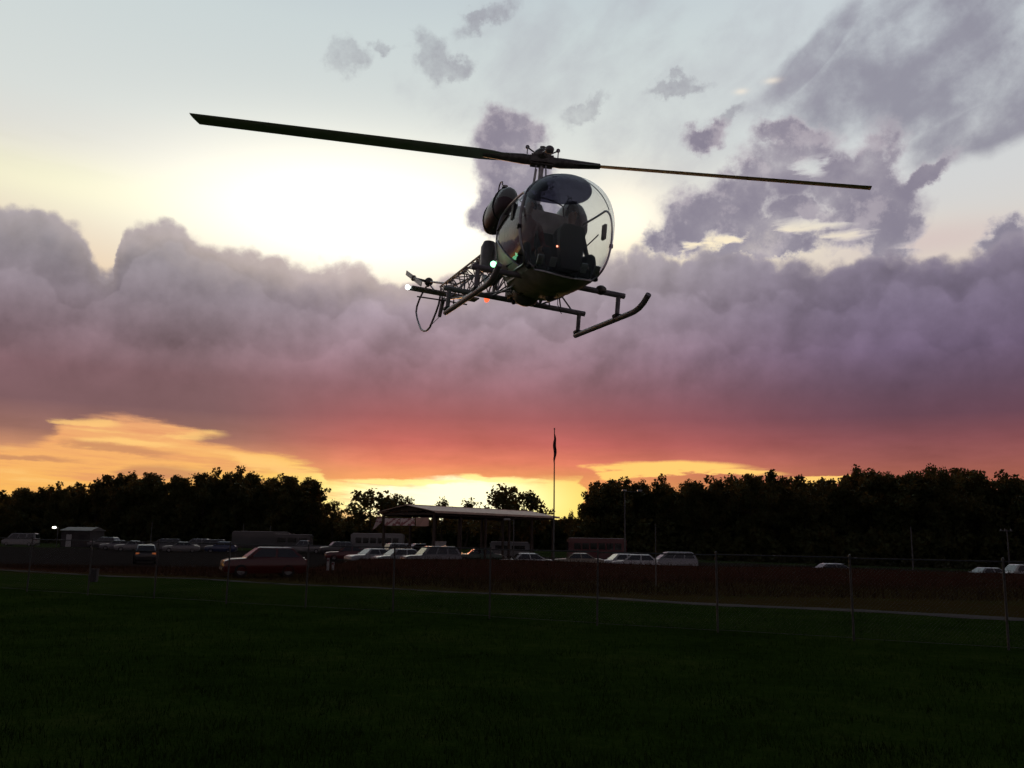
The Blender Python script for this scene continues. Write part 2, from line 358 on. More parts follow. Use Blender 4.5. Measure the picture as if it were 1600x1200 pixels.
def dup(root, mtx, label=None, group=None, paint=None):
    r = root.copy(); C.objects.link(r); r.matrix_world = mtx
    if label: r['label'] = label
    if group: r['group'] = group
    def kids(a, b):
        for ch in list(a.children):
            c = ch.copy(); C.objects.link(c); c.parent = b
            if paint and c.get('painted'): c.material_slots[0].link = 'OBJECT'; c.material_slots[0].material = paint
            kids(ch, c)
    kids(root, r); return r
def place(x, y, z, rz): return Matrix.Translation((x, y, z)) @ Matrix.Rotation(R(rz), 4, 'Z')
def sstep(x, a, b): t = np.clip((x - a) / (b - a), 0, 1); return t * t * (3 - 2 * t)

# ------------------------------------------------------------------ ground, one sheet to the horizon
def gz(x, y):
    x = np.asarray(x, float); y = np.asarray(y, float)
    z = -(.3 + .016 * np.maximum(0, x) * (x < 400)) * sstep(y, 48, 70)
    z = z + .92 * np.exp(-((y - 61 + .06 * x) / 4.6) ** 2) * sstep(x, -15, -9)
    z = z + .05 * np.sin(x * .31 + 1.3) * np.sin(y * .23) * sstep(y, 36, 50)
    z = z + .025 * np.sin(x * .55) * np.sin(y * .4 + .7)
    return z
def gh(x, y): return float(gz(x, y))
_x = np.concatenate([-np.geomspace(3500, 62, 22), np.linspace(-60, 60, 121), np.geomspace(62, 3500, 22)])
_y = np.concatenate([-np.geomspace(3000, 12, 16), np.linspace(-10, 100, 141), np.geomspace(102, 4500, 34)])
GX, GY = np.meshgrid(_x, _y); GZ = gz(GX, GY)
nx, ny = len(_x), len(_y)
vs = np.stack([GX.ravel(), GY.ravel(), GZ.ravel()], 1).tolist()
fs = [(j * nx + i, j * nx + i + 1, (j + 1) * nx + i + 1, (j + 1) * nx + i) for j in range(ny - 1) for i in range(nx - 1)]
def ground_material():
    m = bpy.data.materials.new('field_ground'); m.use_nodes = True; t = m.node_tree; b = t.nodes['Principled BSDF']
    b.inputs['Roughness'].default_value = 1; b.inputs['Specular IOR Level'].default_value = 0
    g = t.nodes.new('ShaderNodeNewGeometry'); sp = t.nodes.new('ShaderNodeSeparateXYZ'); t.links.new(g.outputs['Position'], sp.inputs[0])
    def nz(sc, de=6):
        n = t.nodes.new('ShaderNodeTexNoise'); n.inputs['Scale'].default_value = sc; n.inputs['Detail'].default_value = de; t.links.new(g.outputs['Position'], n.inputs['Vector']); return n.outputs[0]
    def mm(op, a, b_, c=None):
        n = t.nodes.new('ShaderNodeMath'); n.operation = op
        for i, q in enumerate((a, b_, c)):
            if q is None: continue
            if hasattr(q, 'links'): t.links.new(q, n.inputs[i])
            else: n.inputs[i].default_value = q
        return n.outputs[0]
    def cr(f, stops):
        n = t.nodes.new('ShaderNodeValToRGB'); e = n.color_ramp.elements
        while len(e) < len(stops): e.new(.5)
        for _ in (0, 1):
            for q, (p, c) in zip(e, stops): q.position = p; q.color = (*c, 1)
        t.links.new(f, n.inputs[0]); return n.outputs[0]
    n1, n2, n3 = nz(.35), nz(3.2), nz(26, 3)
    lawn = cr(mm('ADD', mm('MULTIPLY', n1, .45), mm('ADD', mm('MULTIPLY', n2, .3), mm('MULTIPLY', n3, .25))), [(.3, (.007, .015, .003)), (.5, (.02, .038, .006)), (.72, (.042, .056, .014))])
    dry = cr(mm('ADD', mm('MULTIPLY', n1, .5), mm('MULTIPLY', n2, .5)), [(.32, (.03, .022, .008)), (.5, (.045, .03, .011)), (.68, (.03, .036, .01))])
    red = cr(mm('ADD', mm('MULTIPLY', n1, .4), mm('MULTIPLY', n2, .6)), [(.32, (.03, .012, .008)), (.5, (.045, .016, .01)), (.68, (.035, .022, .012))])
    lot = cr(n2, [(.3, (.016, .013, .012)), (.7, (.036, .03, .027))])
    d = mm('ADD', mm('MULTIPLY_ADD', sp.outputs[0], .5, sp.outputs[1]), mm('MULTIPLY', mm('SUBTRACT', n1, .5), 7))   # distance past the gravel path
    def stp(v, a, b_):
        n = t.nodes.new('ShaderNodeMapRange'); n.interpolation_type = 'SMOOTHSTEP'; n.inputs[1].default_value = a; n.inputs[2].default_value = b_; t.links.new(v, n.inputs[0]); return n.outputs[0]
    def mx(f, a, b_):
        n = t.nodes.new('ShaderNodeMix'); n.data_type = 'RGBA'; t.links.new(f, n.inputs[0]); t.links.new(a, n.inputs[6]); t.links.new(b_, n.inputs[7]); return n.outputs[2]
    col = mx(stp(d, 33.5, 37), lawn, dry)
    yn = mm('ADD', sp.outputs[1], mm('MULTIPLY', mm('SUBTRACT', n1, .5), 8))
    col = mx(stp(yn, 44, 52), col, red); col = mx(stp(yn, 62, 68), col, lot)
    far = cr(n1, [(.3, (.02, .035, .01)), (.7, (.04, .05, .018))]); col = mx(stp(yn, 135, 150), col, far)
    t.links.new(col, b.inputs['Base Color'])
    u = t.nodes.new('ShaderNodeBump'); u.inputs['Strength'].default_value = .7; u.inputs['Distance'].default_value = .06; t.links.new(n3, u.inputs['Height']); t.links.new(u.outputs[0], b.inputs['Normal'])
    return m
me = bpy.data.meshes.new('ground'); me.from_pydata(vs, [], fs); me.polygons.foreach_set('use_smooth', [True] * len(fs)); me.materials.append(ground_material())
link('ground', me, None, 'structure')
# gravel path behind the fence
gravel = mat('gravel', (.036, .033, .031), .95, var=.4, scale=9, bump=.6, spec=.1)
vs = []; fs = []; px_ = np.linspace(-62, 40, 206)
for i, x in enumerate(px_):
    yc = 35.0 - .5 * x + .12 * math.sin(x * .7); hw = (.62 if x > 6 else .62 - .38 * min(1, (6 - x) / 8)) + .1 * math.sin(x * 1.9) + .08 * math.sin(x * 5.1) + .05 * math.sin(x * 11.7)
    for k, q in enumerate((-1, -.5, .5, 1)):
        X, Y = x + q * hw * .45, yc + q * hw * .9
        vs.append((X, Y, gh(X, Y) + (.03 if abs(q) < .9 else .012)))
    if i: a = (i - 1) * 4; fs += [(a + k, a + 4 + k, a + 5 + k, a + 1 + k) for k in range(3)]
me = bpy.data.meshes.new('path'); me.from_pydata(vs, [], fs); me.materials.append(gravel); link('path', me, None, 'structure')

# grass: short blades over the near lawn, rougher growth on the bank
def blades(name, n, pick, h0, h1, w, m, lean=.5):
    P = pick(n); k = len(P); a = np.random.rand(k) * 6.283; h = (h0 + (h1 - h0) * np.random.rand(k) ** 1.5); l = (np.random.rand(k, 2) - .5) * 2 * lean * h[:, None]
    ww = w * (.6 + .8 * np.random.rand(k)); z = gz(P[:, 0], P[:, 1])
    A = np.stack([P[:, 0] - np.cos(a) * ww, P[:, 1] - np.sin(a) * ww, z - .01], 1); B = np.stack([P[:, 0] + np.cos(a) * ww, P[:, 1] + np.sin(a) * ww, z - .01], 1)
    T = np.stack([P[:, 0] + l[:, 0], P[:, 1] + l[:, 1], z + h], 1)
    v = np.stack([A, B, T], 1).reshape(-1, 3)
    me = bpy.data.meshes.new(name); me.vertices.add(3 * k); me.vertices.foreach_set('co', v.ravel()); me.loops.add(3 * k); me.loops.foreach_set('vertex_index', np.arange(3 * k, dtype=np.int32))
    me.polygons.add(k); me.polygons.foreach_set('loop_start', np.arange(0, 3 * k, 3, dtype=np.int32)); me.update(); me.validate(); me.materials.append(m)
    return link(name, me, None, 'stuff')
def pick_lawn(n):
    y = 6.5 + 27 * np.random.rand(n) ** 1.5; x = (np.random.rand(n) - .5) * (y * 1.35 + 3)
    q = np.sin(x * 2.1 + np.sin(y * 1.7)) * np.sin(y * 2.3 + 1.1 * np.sin(x * 1.3)); k = (y < 33.2 - .5 * x) & (np.random.rand(n) < .62 + .38 * q); return np.stack([x[k], y[k]], 1)
def pick_bank(n):
    y = 36 + 28 * np.random.rand(n); x = (np.random.rand(n) - .5) * (y * 1.3 + 4); k = y > 37 - .5 * x; return np.stack([x[k], y[k]], 1)
grass_m = mat('grass_blade', (.023, .045, .007), .8, var=.5, scale=1.2, spec=0)
weed_m = mat('dry_weed', (.042, .024, .012), .9, var=.5, scale=.8, spec=0)
g_ = blades('lawn_grass', 230000, pick_lawn, .035, .11, .005, grass_m); tag(g_, 'short dark green grass of the near lawn', 'grass')
g_ = blades('rough_grass', 42000, pick_bank, .08, .34, .014, weed_m); tag(g_, 'rough dry brown grass on the bank behind the fence', 'grass')

# ------------------------------------------------------------------ trees
leaf_m = bpy.data.materials.new('leaf'); leaf_m.use_nodes = True
_t = leaf_m.node_tree; _b = _t.nodes['Principled BSDF']; _b.inputs['Roughness'].default_value = .7; _b.inputs['Specular IOR Level'].default_value = .15
_o = _t.nodes.new('ShaderNodeObjectInfo'); _n = _t.nodes.new('ShaderNodeTexNoise'); _n.inputs['Scale'].default_value = .9
_c = _t.nodes.new('ShaderNodeTexCoord'); _t.links.new(_c.outputs['Object'], _n.inputs['Vector'])
_a = _t.nodes.new('ShaderNodeMath'); _a.operation = 'MULTIPLY_ADD'; _a.inputs[1].default_value = .6; _t.links.new(_n.outputs[0], _a.inputs[0]); _m2 = _t.nodes.new('ShaderNodeMath'); _m2.operation = 'MULTIPLY'; _m2.inputs[1].default_value = .4; _t.links.new(_o.outputs['Random'], _m2.inputs[0]); _t.links.new(_m2.outputs[0], _a.inputs[2])
_r = _t.nodes.new('ShaderNodeValToRGB'); _r.color_ramp.elements[0].position = .25; _r.color_ramp.elements[1].position = .8; _r.color_ramp.elements[0].color = (.03, .045, .014, 1); _r.color_ramp.elements[1].color = (.075, .09, .03, 1)
_t.links.new(_a.outputs[0], _r.inputs[0]); _t.links.new(_r.outputs[0], _b.inputs['Base Color'])
_tr = _t.nodes.new('ShaderNodeBsdfTranslucent'); _tr.inputs[0].default_value = (.26, .11, .025, 1); _mx = _t.nodes.new('ShaderNodeMixShader'); _mx.inputs[0].default_value = .2
_t.links.new(_b.outputs[0], _mx.inputs[1]); _t.links.new(_tr.outputs[0], _mx.inputs[2]); _t.links.new(_mx.outputs[0], _t.nodes['Material Output'].inputs[0])
bark_m = mat('bark', (.06, .045, .035), .95, var=.4, scale=5, bump=.5, spec=.1)
def leaf_mesh(name, cl, n, size, rng, droop=0):
    # cl: list of (centre, radius); leaf-sized quads spread through each clump, denser towards the rim
    vv = []; w = np.array([r ** 2.2 for _, r in cl]); w /= w.sum(); idx = rng.choice(len(cl), n, p=w)
    d = rng.normal(size=(n, 3)); d /= np.linalg.norm(d, axis=1)[:, None]; rad = rng.random(n) ** .45
    rad = rad * (1 + .28 * rng.normal(size=n) * (rng.random(n) < .3))
    c = np.array([np.array(q[0]) for q in cl])[idx]; r = np.array([q[1] for q in cl])[idx]
    p = c + d * (rad * r)[:, None] * np.array([1, 1, .8])
    a = rng.normal(size=(n, 3)); a /= np.linalg.norm(a, axis=1)[:, None]; b = np.cross(a, rng.normal(size=(n, 3))); b /= np.linalg.norm(b, axis=1)[:, None]
    s = size * (.5 + rng.random(n)); a *= (s * .5)[:, None]; b *= (s * .32)[:, None]
    v = np.stack([p - a, p - b * .9, p + a, p + b], 1).reshape(-1, 3)
    me = bpy.data.meshes.new(name); me.from_pydata(v.tolist(), [], np.arange(4 * n).reshape(-1, 4).tolist()); me.materials.append(leaf_m); return me
def tree_meshes(seed, H, spread, base, loose, n, leaf):
    rng = np.random.default_rng(seed); tk = MB(); cl = []
    bend = rng.normal(size=2) * .03 * H; top = H * .86
    tp = lambda t: Vector((bend[0] * math.sin(t * 2.2), bend[1] * math.sin(t * 1.7), t * top))
    r0 = .022 * H; tk.tube([tp(q / 8) for q in range(9)], [r0 * (1.25 if q == 0 else 1 - .105 * q) for q in range(9)], 8)
    nl = 15
    for i in range(nl):
        t = base + (1 - base) * (i + rng.random() * .6) / nl; a = i * 2.4 + rng.normal() * .5
        L = spread * (1.0 - .62 * max(0, (t - .45) / .55) ** 1.4) * (.72 + .45 * rng.random()); rise = (.25 + .45 * rng.random()) * L * (1.1 - .75 * t)
        p0 = tp(t); p1 = p0 + Vector((math.cos(a) * L, math.sin(a) * L, rise)); pm = p0.lerp(p1, .5) + Vector((0, 0, -.06 * L))
        tk.tube([p0, pm, p1], [r0 * .34, r0 * .22, r0 * .08], 5)
        R_ = loose * (.9 + .7 * rng.random()) * (1.15 - .4 * t)
        cl.append((p1, R_)); cl.append((p0.lerp(p1, .62) + Vector(rng.normal(size=3) * .3), R_ * .9))
        for _ in range(2):
            cl.append((p1 + Vector(rng.normal(size=3)) * R_ * .55, R_ * (.4 + .3 * rng.random())))
    cl.append((tp(1.0) + Vector((0, 0, .03 * H)), loose * .8)); cl.append((tp(.9), loose))
    for t in (.62, .72, .8, .86, .92, .97): cl.append((tp(t) + Vector(rng.normal(size=3)) * .35, loose * (1.15 - .35 * t)))
    lm = leaf_mesh('crown', cl, n, leaf, rng); zs_ = np.empty(len(lm.vertices) * 3); lm.vertices.foreach_get('co', zs_)
    lm['top'] = float(np.percentile(zs_[2::3], 98.5))
    return tk.mesh('trunk', bark_m, True), lm
TREES = [tree_meshes(s, 15, sp, ba, lo, n, lf) for s, sp, ba, lo, n, lf in
         ((1, 3.1, .16, 1.25, 5600, .5), (2, 3.6, .2, 1.35, 6000, .52), (3, 2.6, .14, 1.1, 5200, .46), (4, 3.3, .3, 1.05, 4300, .5), (5, 3.9, .22, 1.3, 5600, .55), (6, 2.3, .12, 1.0, 4600, .46))]
OPEN = [tree_meshes(s, 9, sp, ba, lo, n, lf) for s, sp, ba, lo, n, lf in ((11, 2.9, .26, .95, 1900, .46), (12, 2.4, .3, .85, 1500, .44), (13, 1.7, .25, .7, 1100, .4))]
rt = random.Random(5)
def tree(vari, X, Y, height, base_h, wide, label, group):
    t = thing('broadleaf_tree', label, 'tree', None, group)
    k = height / vari[1]['top']; sx_ = k * wide
    t.matrix_world = Matrix.Translation((X, Y, gh(X, Y) - .15)) @ Matrix.Rotation(rt.random() * 6.28, 4, 'Z') @ Matrix.Diagonal((sx_, sx_, k, 1))
    link('trunk', vari[0], t); link('crown', vari[1], t); return t
def interp(P, x): return float(np.interp(x, [p[0] for p in P], [p[1] for p in P]))
LT = [(-80, 775), (0, 769), (60, 763), (150, 754), (180, 746), (240, 741), (268, 752), (300, 746), (330, 740), (375, 741), (440, 742), (485, 748), (508, 768), (525, 790)]
RT = [(908, 778), (925, 754), (975, 755), (1030, 751), (1060, 746), (1100, 749), (1150, 746), (1200, 738), (1235, 748), (1300, 747), (1325, 740), (1380, 738), (1450, 727), (1500, 738), (1560, 743), (1600, 745), (1700, 745)]
GL, GR = 'trees of the dark wood left of the pavilion', 'trees of the dark wood right of the flagpole'
def stand(P, x0, x1, step, Y, dY, drop, lab, group, special=()):
    x = x0
    while x <= x1:
        y_ = Y + rt.uniform(-dY, dY); xx = x + rt.uniform(-.3, .3) * step
        top_ = at(xx, interp(P, xx) + drop + rt.uniform(-6, 15), y_); g = gh(top_.x, y_)
        l = lab
        for a, b, s in special:
            if a <= x < b: l = s
        tree(TREES[rt.randrange(6)], top_.x, y_, max(3.5, top_.z - g) * .98, 15, rt.uniform(.8, 1.1), l, group)
        x += step
stand(LT, -60, 520, 24, 205, 4, 3, 'dark leafy tree massed in the front of the wood left of the pavilion', GL, ((492, 516, 'ragged tree ending the left-hand wood beside the bright gap'), (228, 252, 'rounded tree whose tall crown stands out near the middle of the left-hand wood')))
stand(LT, -70, 505, 26, 216, 4, 0, 'dark leafy tree standing deep inside the wood left of the pavilion', GL)
stand(LT, -60, 490, 30, 226, 4, 4, 'dark leafy tree standing deep inside the wood left of the pavilion', GL)
stand(RT, 918, 1680, 26, 172, 4, 3, 'dark leafy tree massed in the front of the wood right of the flagpole', GR, ((912, 938, 'big round tree opening the right-hand wood beside the bright gap'), (1438, 1464, 'tallest tree of the right-hand wood, rising near the bare utility pole')))
stand(RT, 930, 1690, 29, 183, 4, 0, 'dark leafy tree standing deep inside the wood right of the flagpole', GR)
stand(RT, 940, 1690, 34, 192, 4, 5, 'dark leafy tree standing deep inside the wood right of the flagpole', GR)
GG = 'small open trees in the bright gap behind the pavilion'
for px, py, Y, v, w_, l in ((583, 767, 190, 0, 1.25, 'open round-topped tree left of the pavilion with sunset showing through its leaves'),
        (617, 775, 196, 1, 1.0, 'small open tree just behind the left end of the pavilion roof'), (640, 779, 204, 2, 1.1, 'low tree top peeping over the pavilion roof peak'),
        (692, 780, 215, 2, .9, 'small pointed tree top above the pavilion roof, left one of a pair'), (727, 782, 218, 2, 1.1, 'small pointed tree top above the pavilion roof, right one of a pair'),
        (782, 761, 180, 0, 1.05, 'round dense tree rising behind the right half of the pavilion roof'), (803, 779, 186, 1, .7, 'narrow tree between two taller ones behind the pavilion roof'),
        (834, 770, 182, 1, .95, 'square-topped open tree behind the right end of the pavilion, left of the flagpole'),
        (893, 799, 176, 2, .45, 'slim little tree standing alone at the foot of the right-hand wood'),
        (522, 783, 198, 1, .75, 'lone ragged tree leaning out at the right edge of the left-hand wood')):
    q = at(px, py, Y); tree(OPEN[v], q.x, Y, q.z - gh(q.x, Y), 9, w_, l, GG)
# the far wood behind everything, and the brush closing the feet of the trees
def thicket(name, label, pts, n, leaf, seed):
    rng = np.random.default_rng(seed); cl = []
    for X, Y, h in pts:
        g = gh(X, Y); z = .2
        while z < h - .3: cl.append(((X + rng.normal() * .8, Y + rng.normal() * 1.2, g + z), .95 + .5 * rng.random())); z += 1.0
    me = leaf_mesh(name, cl, n, leaf, rng); o = link(name, me, None, 'stuff'); tag(o, label, 'bushes'); return o
P = []
for px in range(470, 960, 5):
    q = at(px, 811 + rt.uniform(-3, 3), 240); P.append((q.x, 240 + rt.uniform(-3, 3), q.z + .3)); P.append((q.x, 245 + rt.uniform(-3, 3), q.z + .1))
thicket('far_wood', 'low dark far wood along the horizon behind the pavilion', P, 70000, .9, 3)
P = [(at(px, 800, 201).x, 201 + rt.uniform(-2, 2), 3.2 + rt.random() * 2.8) for px in range(-70, 525, 5)]
thicket('brush', 'dark brush along the foot of the left-hand wood', P, 30000, .8, 4)
P = [(at(px, 800, 167).x, 167 + rt.uniform(-2, 2), 3.6 + rt.random() * 3.2) for px in range(912, 1700, 5)]
thicket('brush', 'dark brush along the foot of the right-hand wood', P, 42000, .8, 5)
P = []
for px in list(range(-420, 480, 9)) + list(range(950, 2050, 9)):
    q = at(px, 785 + .012 * px + rt.uniform(-4, 4), 262); P.append((q.x, 262 + rt.uniform(-4, 4), q.z + .3))
thicket('far_wood', 'dark wood closing the horizon far behind the stands of trees', P, 36000, 1.3, 8)

# ------------------------------------------------------------------ helicopter (own axes: x nose, y port side, z up, origin on the mast line at skid level)
HX = Matrix.Translation((.225096, 13.478514, 5.471696)) @ Matrix.Rotation(-1.2080395, 4, 'Z') @ Matrix.Rotation(.0372768, 4, 'Y') @ Matrix.Rotation(-.0645090, 4, 'X')
heli = thing('helicopter', 'small dark bubble-canopy helicopter with lattice tail hovering above the lawn', 'helicopter', HX)
H_shell = mat('dark_olive_paint', (.48, .41, .37), .45, spec=.5, var=.25, scale=6)
H_tube = mat('dark_grey_tube_paint', (.26, .235, .265), .4, var=.2, scale=9)
H_trim = mat('worn_aluminium', (.42, .42, .43), .35, metal=.8, var=.2, scale=20)
H_pale = mat('pale_grey_paint', (.42, .42, .41), .45, var=.12, scale=7)
H_tank = mat('grey_green_tank_paint', (.23, .25, .235), .35, var=.12, scale=5)
H_band = mat('maroon_paint', (.09, .05, .06), .4, var=.15, scale=5)
H_black = mat('black_rubber', (.015, .015, .016), .6)
H_eng = mat('oily_metal', (.16, .15, .14), .5, metal=.5, var=.4, scale=14)
H_blade = mat('rotor_blade_grey', (.62, .62, .62), .5, var=.1, scale=3)
H_seat = mat('dark_seat_fabric', (.03, .03, .036), .9, var=.3, scale=30)
H_glass = glass_sheet('bubble_plexiglass', (.88, .91, .93), .1, .03, .62, .12)
H_tint = glass_sheet('tinted_sun_shade', (.052, .052, .08), .1, .12, .4)
HC = Vector((1.0, 0, 1.12)); BW, BL = .745, .92
def zt_(z): return abs(z / .805) ** 2.2 if z > 0 else abs(z / .9) ** 2.3
def bk(x):
    return 1 - (abs((x - 1) / BL) ** 2.2 if x > 1 else abs((x - 1) / 2.4) ** 2)
def bsec(x, th, k=1.0):                        # point on the cabin surface at station x and angle th
    q = max(0.0, bk(x)); c, s = math.cos(th), math.sin(th)
    return Vector((x, k * BW * q ** (1 / 2.3) * math.copysign(abs(c) ** (2 / 2.3), c), HC.z + k * (.805 * (q * s * s) ** (1 / 2.2) if s > 0 else -.9 * (q * s * s) ** (1 / 2.3))))
def bside(x, z, sgn, k=1.0):                   # cabin side at station x and height z
    q = bk(x) - zt_(z - HC.z)
    return Vector((x, sgn * k * BW * max(0.0, q) ** (1 / 2.3), z))
def bdir(d, k=1.0):                            # cabin surface met from the centre along d
    a, b = 0.0, 3.0
    for _ in range(40):
        t = (a + b) / 2; p = HC + d * t
        F = (abs((p.x - 1) / BL) ** 2.2 if p.x > 1 else abs((p.x - 1) / 2.4) ** 2) + abs(p.y / BW) ** 2.3 + zt_(p.z - HC.z)
        if F > 1: b = t
        else: a = t
    return HC + d * (a * k)
XR, XD, ZD0, ZD1 = .26, 1.28, .47, 1.56       # rear rim, front post of the doors, door sill and head
def zseam(y): return .31 + .17 * min(1.0, abs(y) / .66) ** 2
xs = [XR + (XD - XR) * i / 40 for i in range(41)] + [1 + BL * math.sin(math.asin((XD - 1) / BL) + (math.pi / 2 - math.asin((XD - 1) / BL)) * i / 46) for i in range(1, 47)]
NTH = 168
regs = {'bubble': ([], []), 'belly_shell': ([], []), 'door_glass': ([], []), 'door_glass_port': ([], []), 'door_panel': ([], []), 'door_panel_port': ([], [])}
pv = [[bsec(x, 2 * math.pi * (j + .5) / NTH) for j in range(NTH)] for x in xs]
faces = {k: MB() for k in regs}
for i in range(len(xs) - 1):
    for j in range(NTH):
        q = [pv[i][j], pv[i + 1][j], pv[i + 1][(j + 1) % NTH], pv[i][(j + 1) % NTH]]; c = sum(q, Vector()) / 4
        zs = ZD0 if c.x < XD else zseam(c.y)
        if c.z < zs and (c.x < XD or True): r = 'belly_shell'
        elif c.x < XD and c.z < ZD1:
            r = 'door_panel' if (c.z < 1.07 - .78 * (c.x - .26)) else 'door_glass'
            if c.y > 0: r += '_port'
        else: r = 'bubble'
        faces[r].add(q, [(0, 1, 2, 3)])
bub = faces['bubble'].build('bubble', H_glass, heli)
faces['belly_shell'].build('belly_shell', H_shell, heli)
def rrect(x0, x1, z0, z1, r, n=6):
    P = []
    for cx, cz, a0 in ((x1 - r, z1 - r, 0), (x0 + r, z1 - r, 90), (x0 + r, z0 + r, 180), (x1 - r, z0 + r, 270)):
        for k in range(n + 1): a = R(a0 + 90 * k / n); P.append((cx + r * math.cos(a), cz + r * math.sin(a)))
    out = []
    for i, a in enumerate(P):
        b = P[(i + 1) % len(P)]; m = max(1, int(math.hypot(b[0] - a[0], b[1] - a[1]) / .06))
        out += [(a[0] + (b[0] - a[0]) * k / m, a[1] + (b[1] - a[1]) * k / m) for k in range(m)]
    return out
for sg, sfx in ((-1, ''), (1, '_port')):
    d = MB().tube([bside(x, z, sg, 1.012) for x, z in rrect(.275, 1.265, .475, 1.555, .17)], .017, 6, True).build('door', H_trim, heli)
    faces['door_glass' + sfx].build('door_pane', H_glass, d); faces['door_panel' + sfx].build('door_panel', H_shell, d)
    MB().tube([bside(.27 + .5 * q / 8, 1.2 + .1 * q / 8, sg, 1.015) for q in range(9)], .011, 5).build('strap', H_black, d)
    MB().tube([bside(.27 + .75 * q / 8, 1.06 - .585 * q / 8, sg, 1.015) for q in range(9)], .012, 5).build('brace', H_trim, d)
    MB().box(bside(.98, 1.28, sg, 1.0), (.1, .05, .24)).build('sliding_window_latch', H_black, d, bevel=.01)
    MB().box(bside(1.26, .98, sg, 1.02), (.05, .05, .07)).build('hinge', H_black, d, bevel=.008)
# seam strip round the nose, rear hoop, nose post
sm_ = []
for i in range(61):
    y = -.7 + 1.4 * i / 60; z = zseam(y); q = bk(1.0) - abs(y / BW) ** 2.3 - zt_(z - HC.z)
    if q > 0: sm_.append(Vector((1 + BL * q ** (1 / 2.2), y, z)) + Vector((.004, 0, 0)))
sm_ = [bside(XD, ZD0, -1, 1.01)] + [p for p in sm_ if p.x > XD] + [bside(XD, ZD0, 1, 1.01)]
MB().tube(sm_, .016, 6).build('seam_strip', H_trim, heli)
MB().tube([bsec(XR, 2 * math.pi * j / 64, 1.002) for j in range(64)], .012, 6, True).build('rear_hoop', H_trim, heli)
MB().tube([bsec(XD, th, 1.006) for th in [R(28 + 124 * j / 40) for j in range(41)]], .008, 5).build('roof_rib', H_trim, heli)
# oval tinted shade on the upper front of the bubble
TAZ, TEL, TA1, TA2, TR_ = -.556, .6063, .4738, .6343, -1.0979
ax = Vector((math.cos(TEL) * math.cos(TAZ), math.cos(TEL) * math.sin(TAZ), math.sin(TEL))); e1 = ax.cross(Vector((0, 0, 1))).normalized(); e2 = e1.cross(ax)
e1, e2 = e1 * math.cos(TR_) + e2 * math.sin(TR_), e2 * math.cos(TR_) - e1 * math.sin(TR_)
tm = MB(); tv = []; tf = []
for i in range(15):
    for j in range(48):
        a = .03 + .97 * i / 14; w = 2 * math.pi * j / 48
        tv.append(bdir((ax + e1 * math.tan(TA1) * a * math.cos(w) + e2 * math.tan(TA2) * a * math.sin(w)).normalized(), 1.006))
for i in range(14):
    for j in range(48): tf.append((i * 48 + j, i * 48 + (j + 1) % 48, (i + 1) * 48 + (j + 1) % 48, (i + 1) * 48 + j))
tf.append(tuple(range(48))); tm.add(tv, tf).build('sun_shade', H_tint, heli)

# cabin inside
_fw = [bsec(.29, R(a), .975) for a in range(180, 361, 6)]
_fw = [(p.y, p.z) for p in _fw]
MB().prism(_fw + [(.71, 1.3), (.64, 1.5), (.42, 1.64), (.2, 1.67), (-.2, 1.67), (-.42, 1.66), (-.64, 1.52), (-.71, 1.3)], .27, .3, 'x').build('firewall', H_shell, heli, smooth=False)
MB().box((.72, 0, .42), (.86, 1.02, .03)).build('cabin_floor', H_shell, heli, smooth=False)
st = MB().box((.62, 0, .62), (.5, 1.26, .16)).build('bench_seat', H_seat, heli, bevel=.03)
MB().box((.36, 0, 1.0), (.12, 1.26, .62), Matrix.Rotation(R(-8), 3, 'Y')).build('backrest', H_seat, st, bevel=.04)
con = MB().prism([(-.15, .42), (.15, .42), (.2, .98), (.15, 1.08), (-.15, 1.08), (-.2, .98)], 1.38, 1.52, 'x').build('instrument_console', H_black, heli, bevel=.012)
dial_m = mat('dial_face', (.05, .05, .05), .3); lit_r = mat('amber_warning_lamp', (.8, .2, .1), .4, emit=(1, .28, .16), estr=4.0); lit_w = mat('white_panel_lamp', (.8, .8, .8), .4, emit=(.9, .95, 1), estr=1.6)
for y, z in ((-.11, .98), (.0, .98), (.11, .98), (-.08, .85), (.08, .85), (.0, .72)):
    MB().lathe([(0, .0), (.045, 0), (.05, -.012), (.05, -.02)], (1.384, y, z), 'x', 14).build('dial', dial_m, con)
# lamps on the console top and side, seen through the glass
MB().ball((1.45, -.2, .74), .014, 8, 6).build('warning_lamp', lit_r, con); MB().ball((1.43, -.03, .92), .01, 8, 6).build('panel_lamp', lit_w, con); MB().ball((1.5, .16, .62), .009, 8, 6).build('panel_lamp', lit_w, con)
for y in (.34, -.34):
    MB().tube([(.95, y, .42), (1.1, y, .55), (1.02, y, .78), (.96, y, .98)], .014, 6).tube([(.96, y, .96), (.95, y, 1.08)], .022, 6).build('cyclic_stick', H_black, heli)
    for dy_ in (-.1, .1): MB().box((1.45, y + dy_, .5), (.03, .09, .14), Matrix.Rotation(R(30), 3, 'Y')).build('pedal', H_trim, heli, bevel=.005)

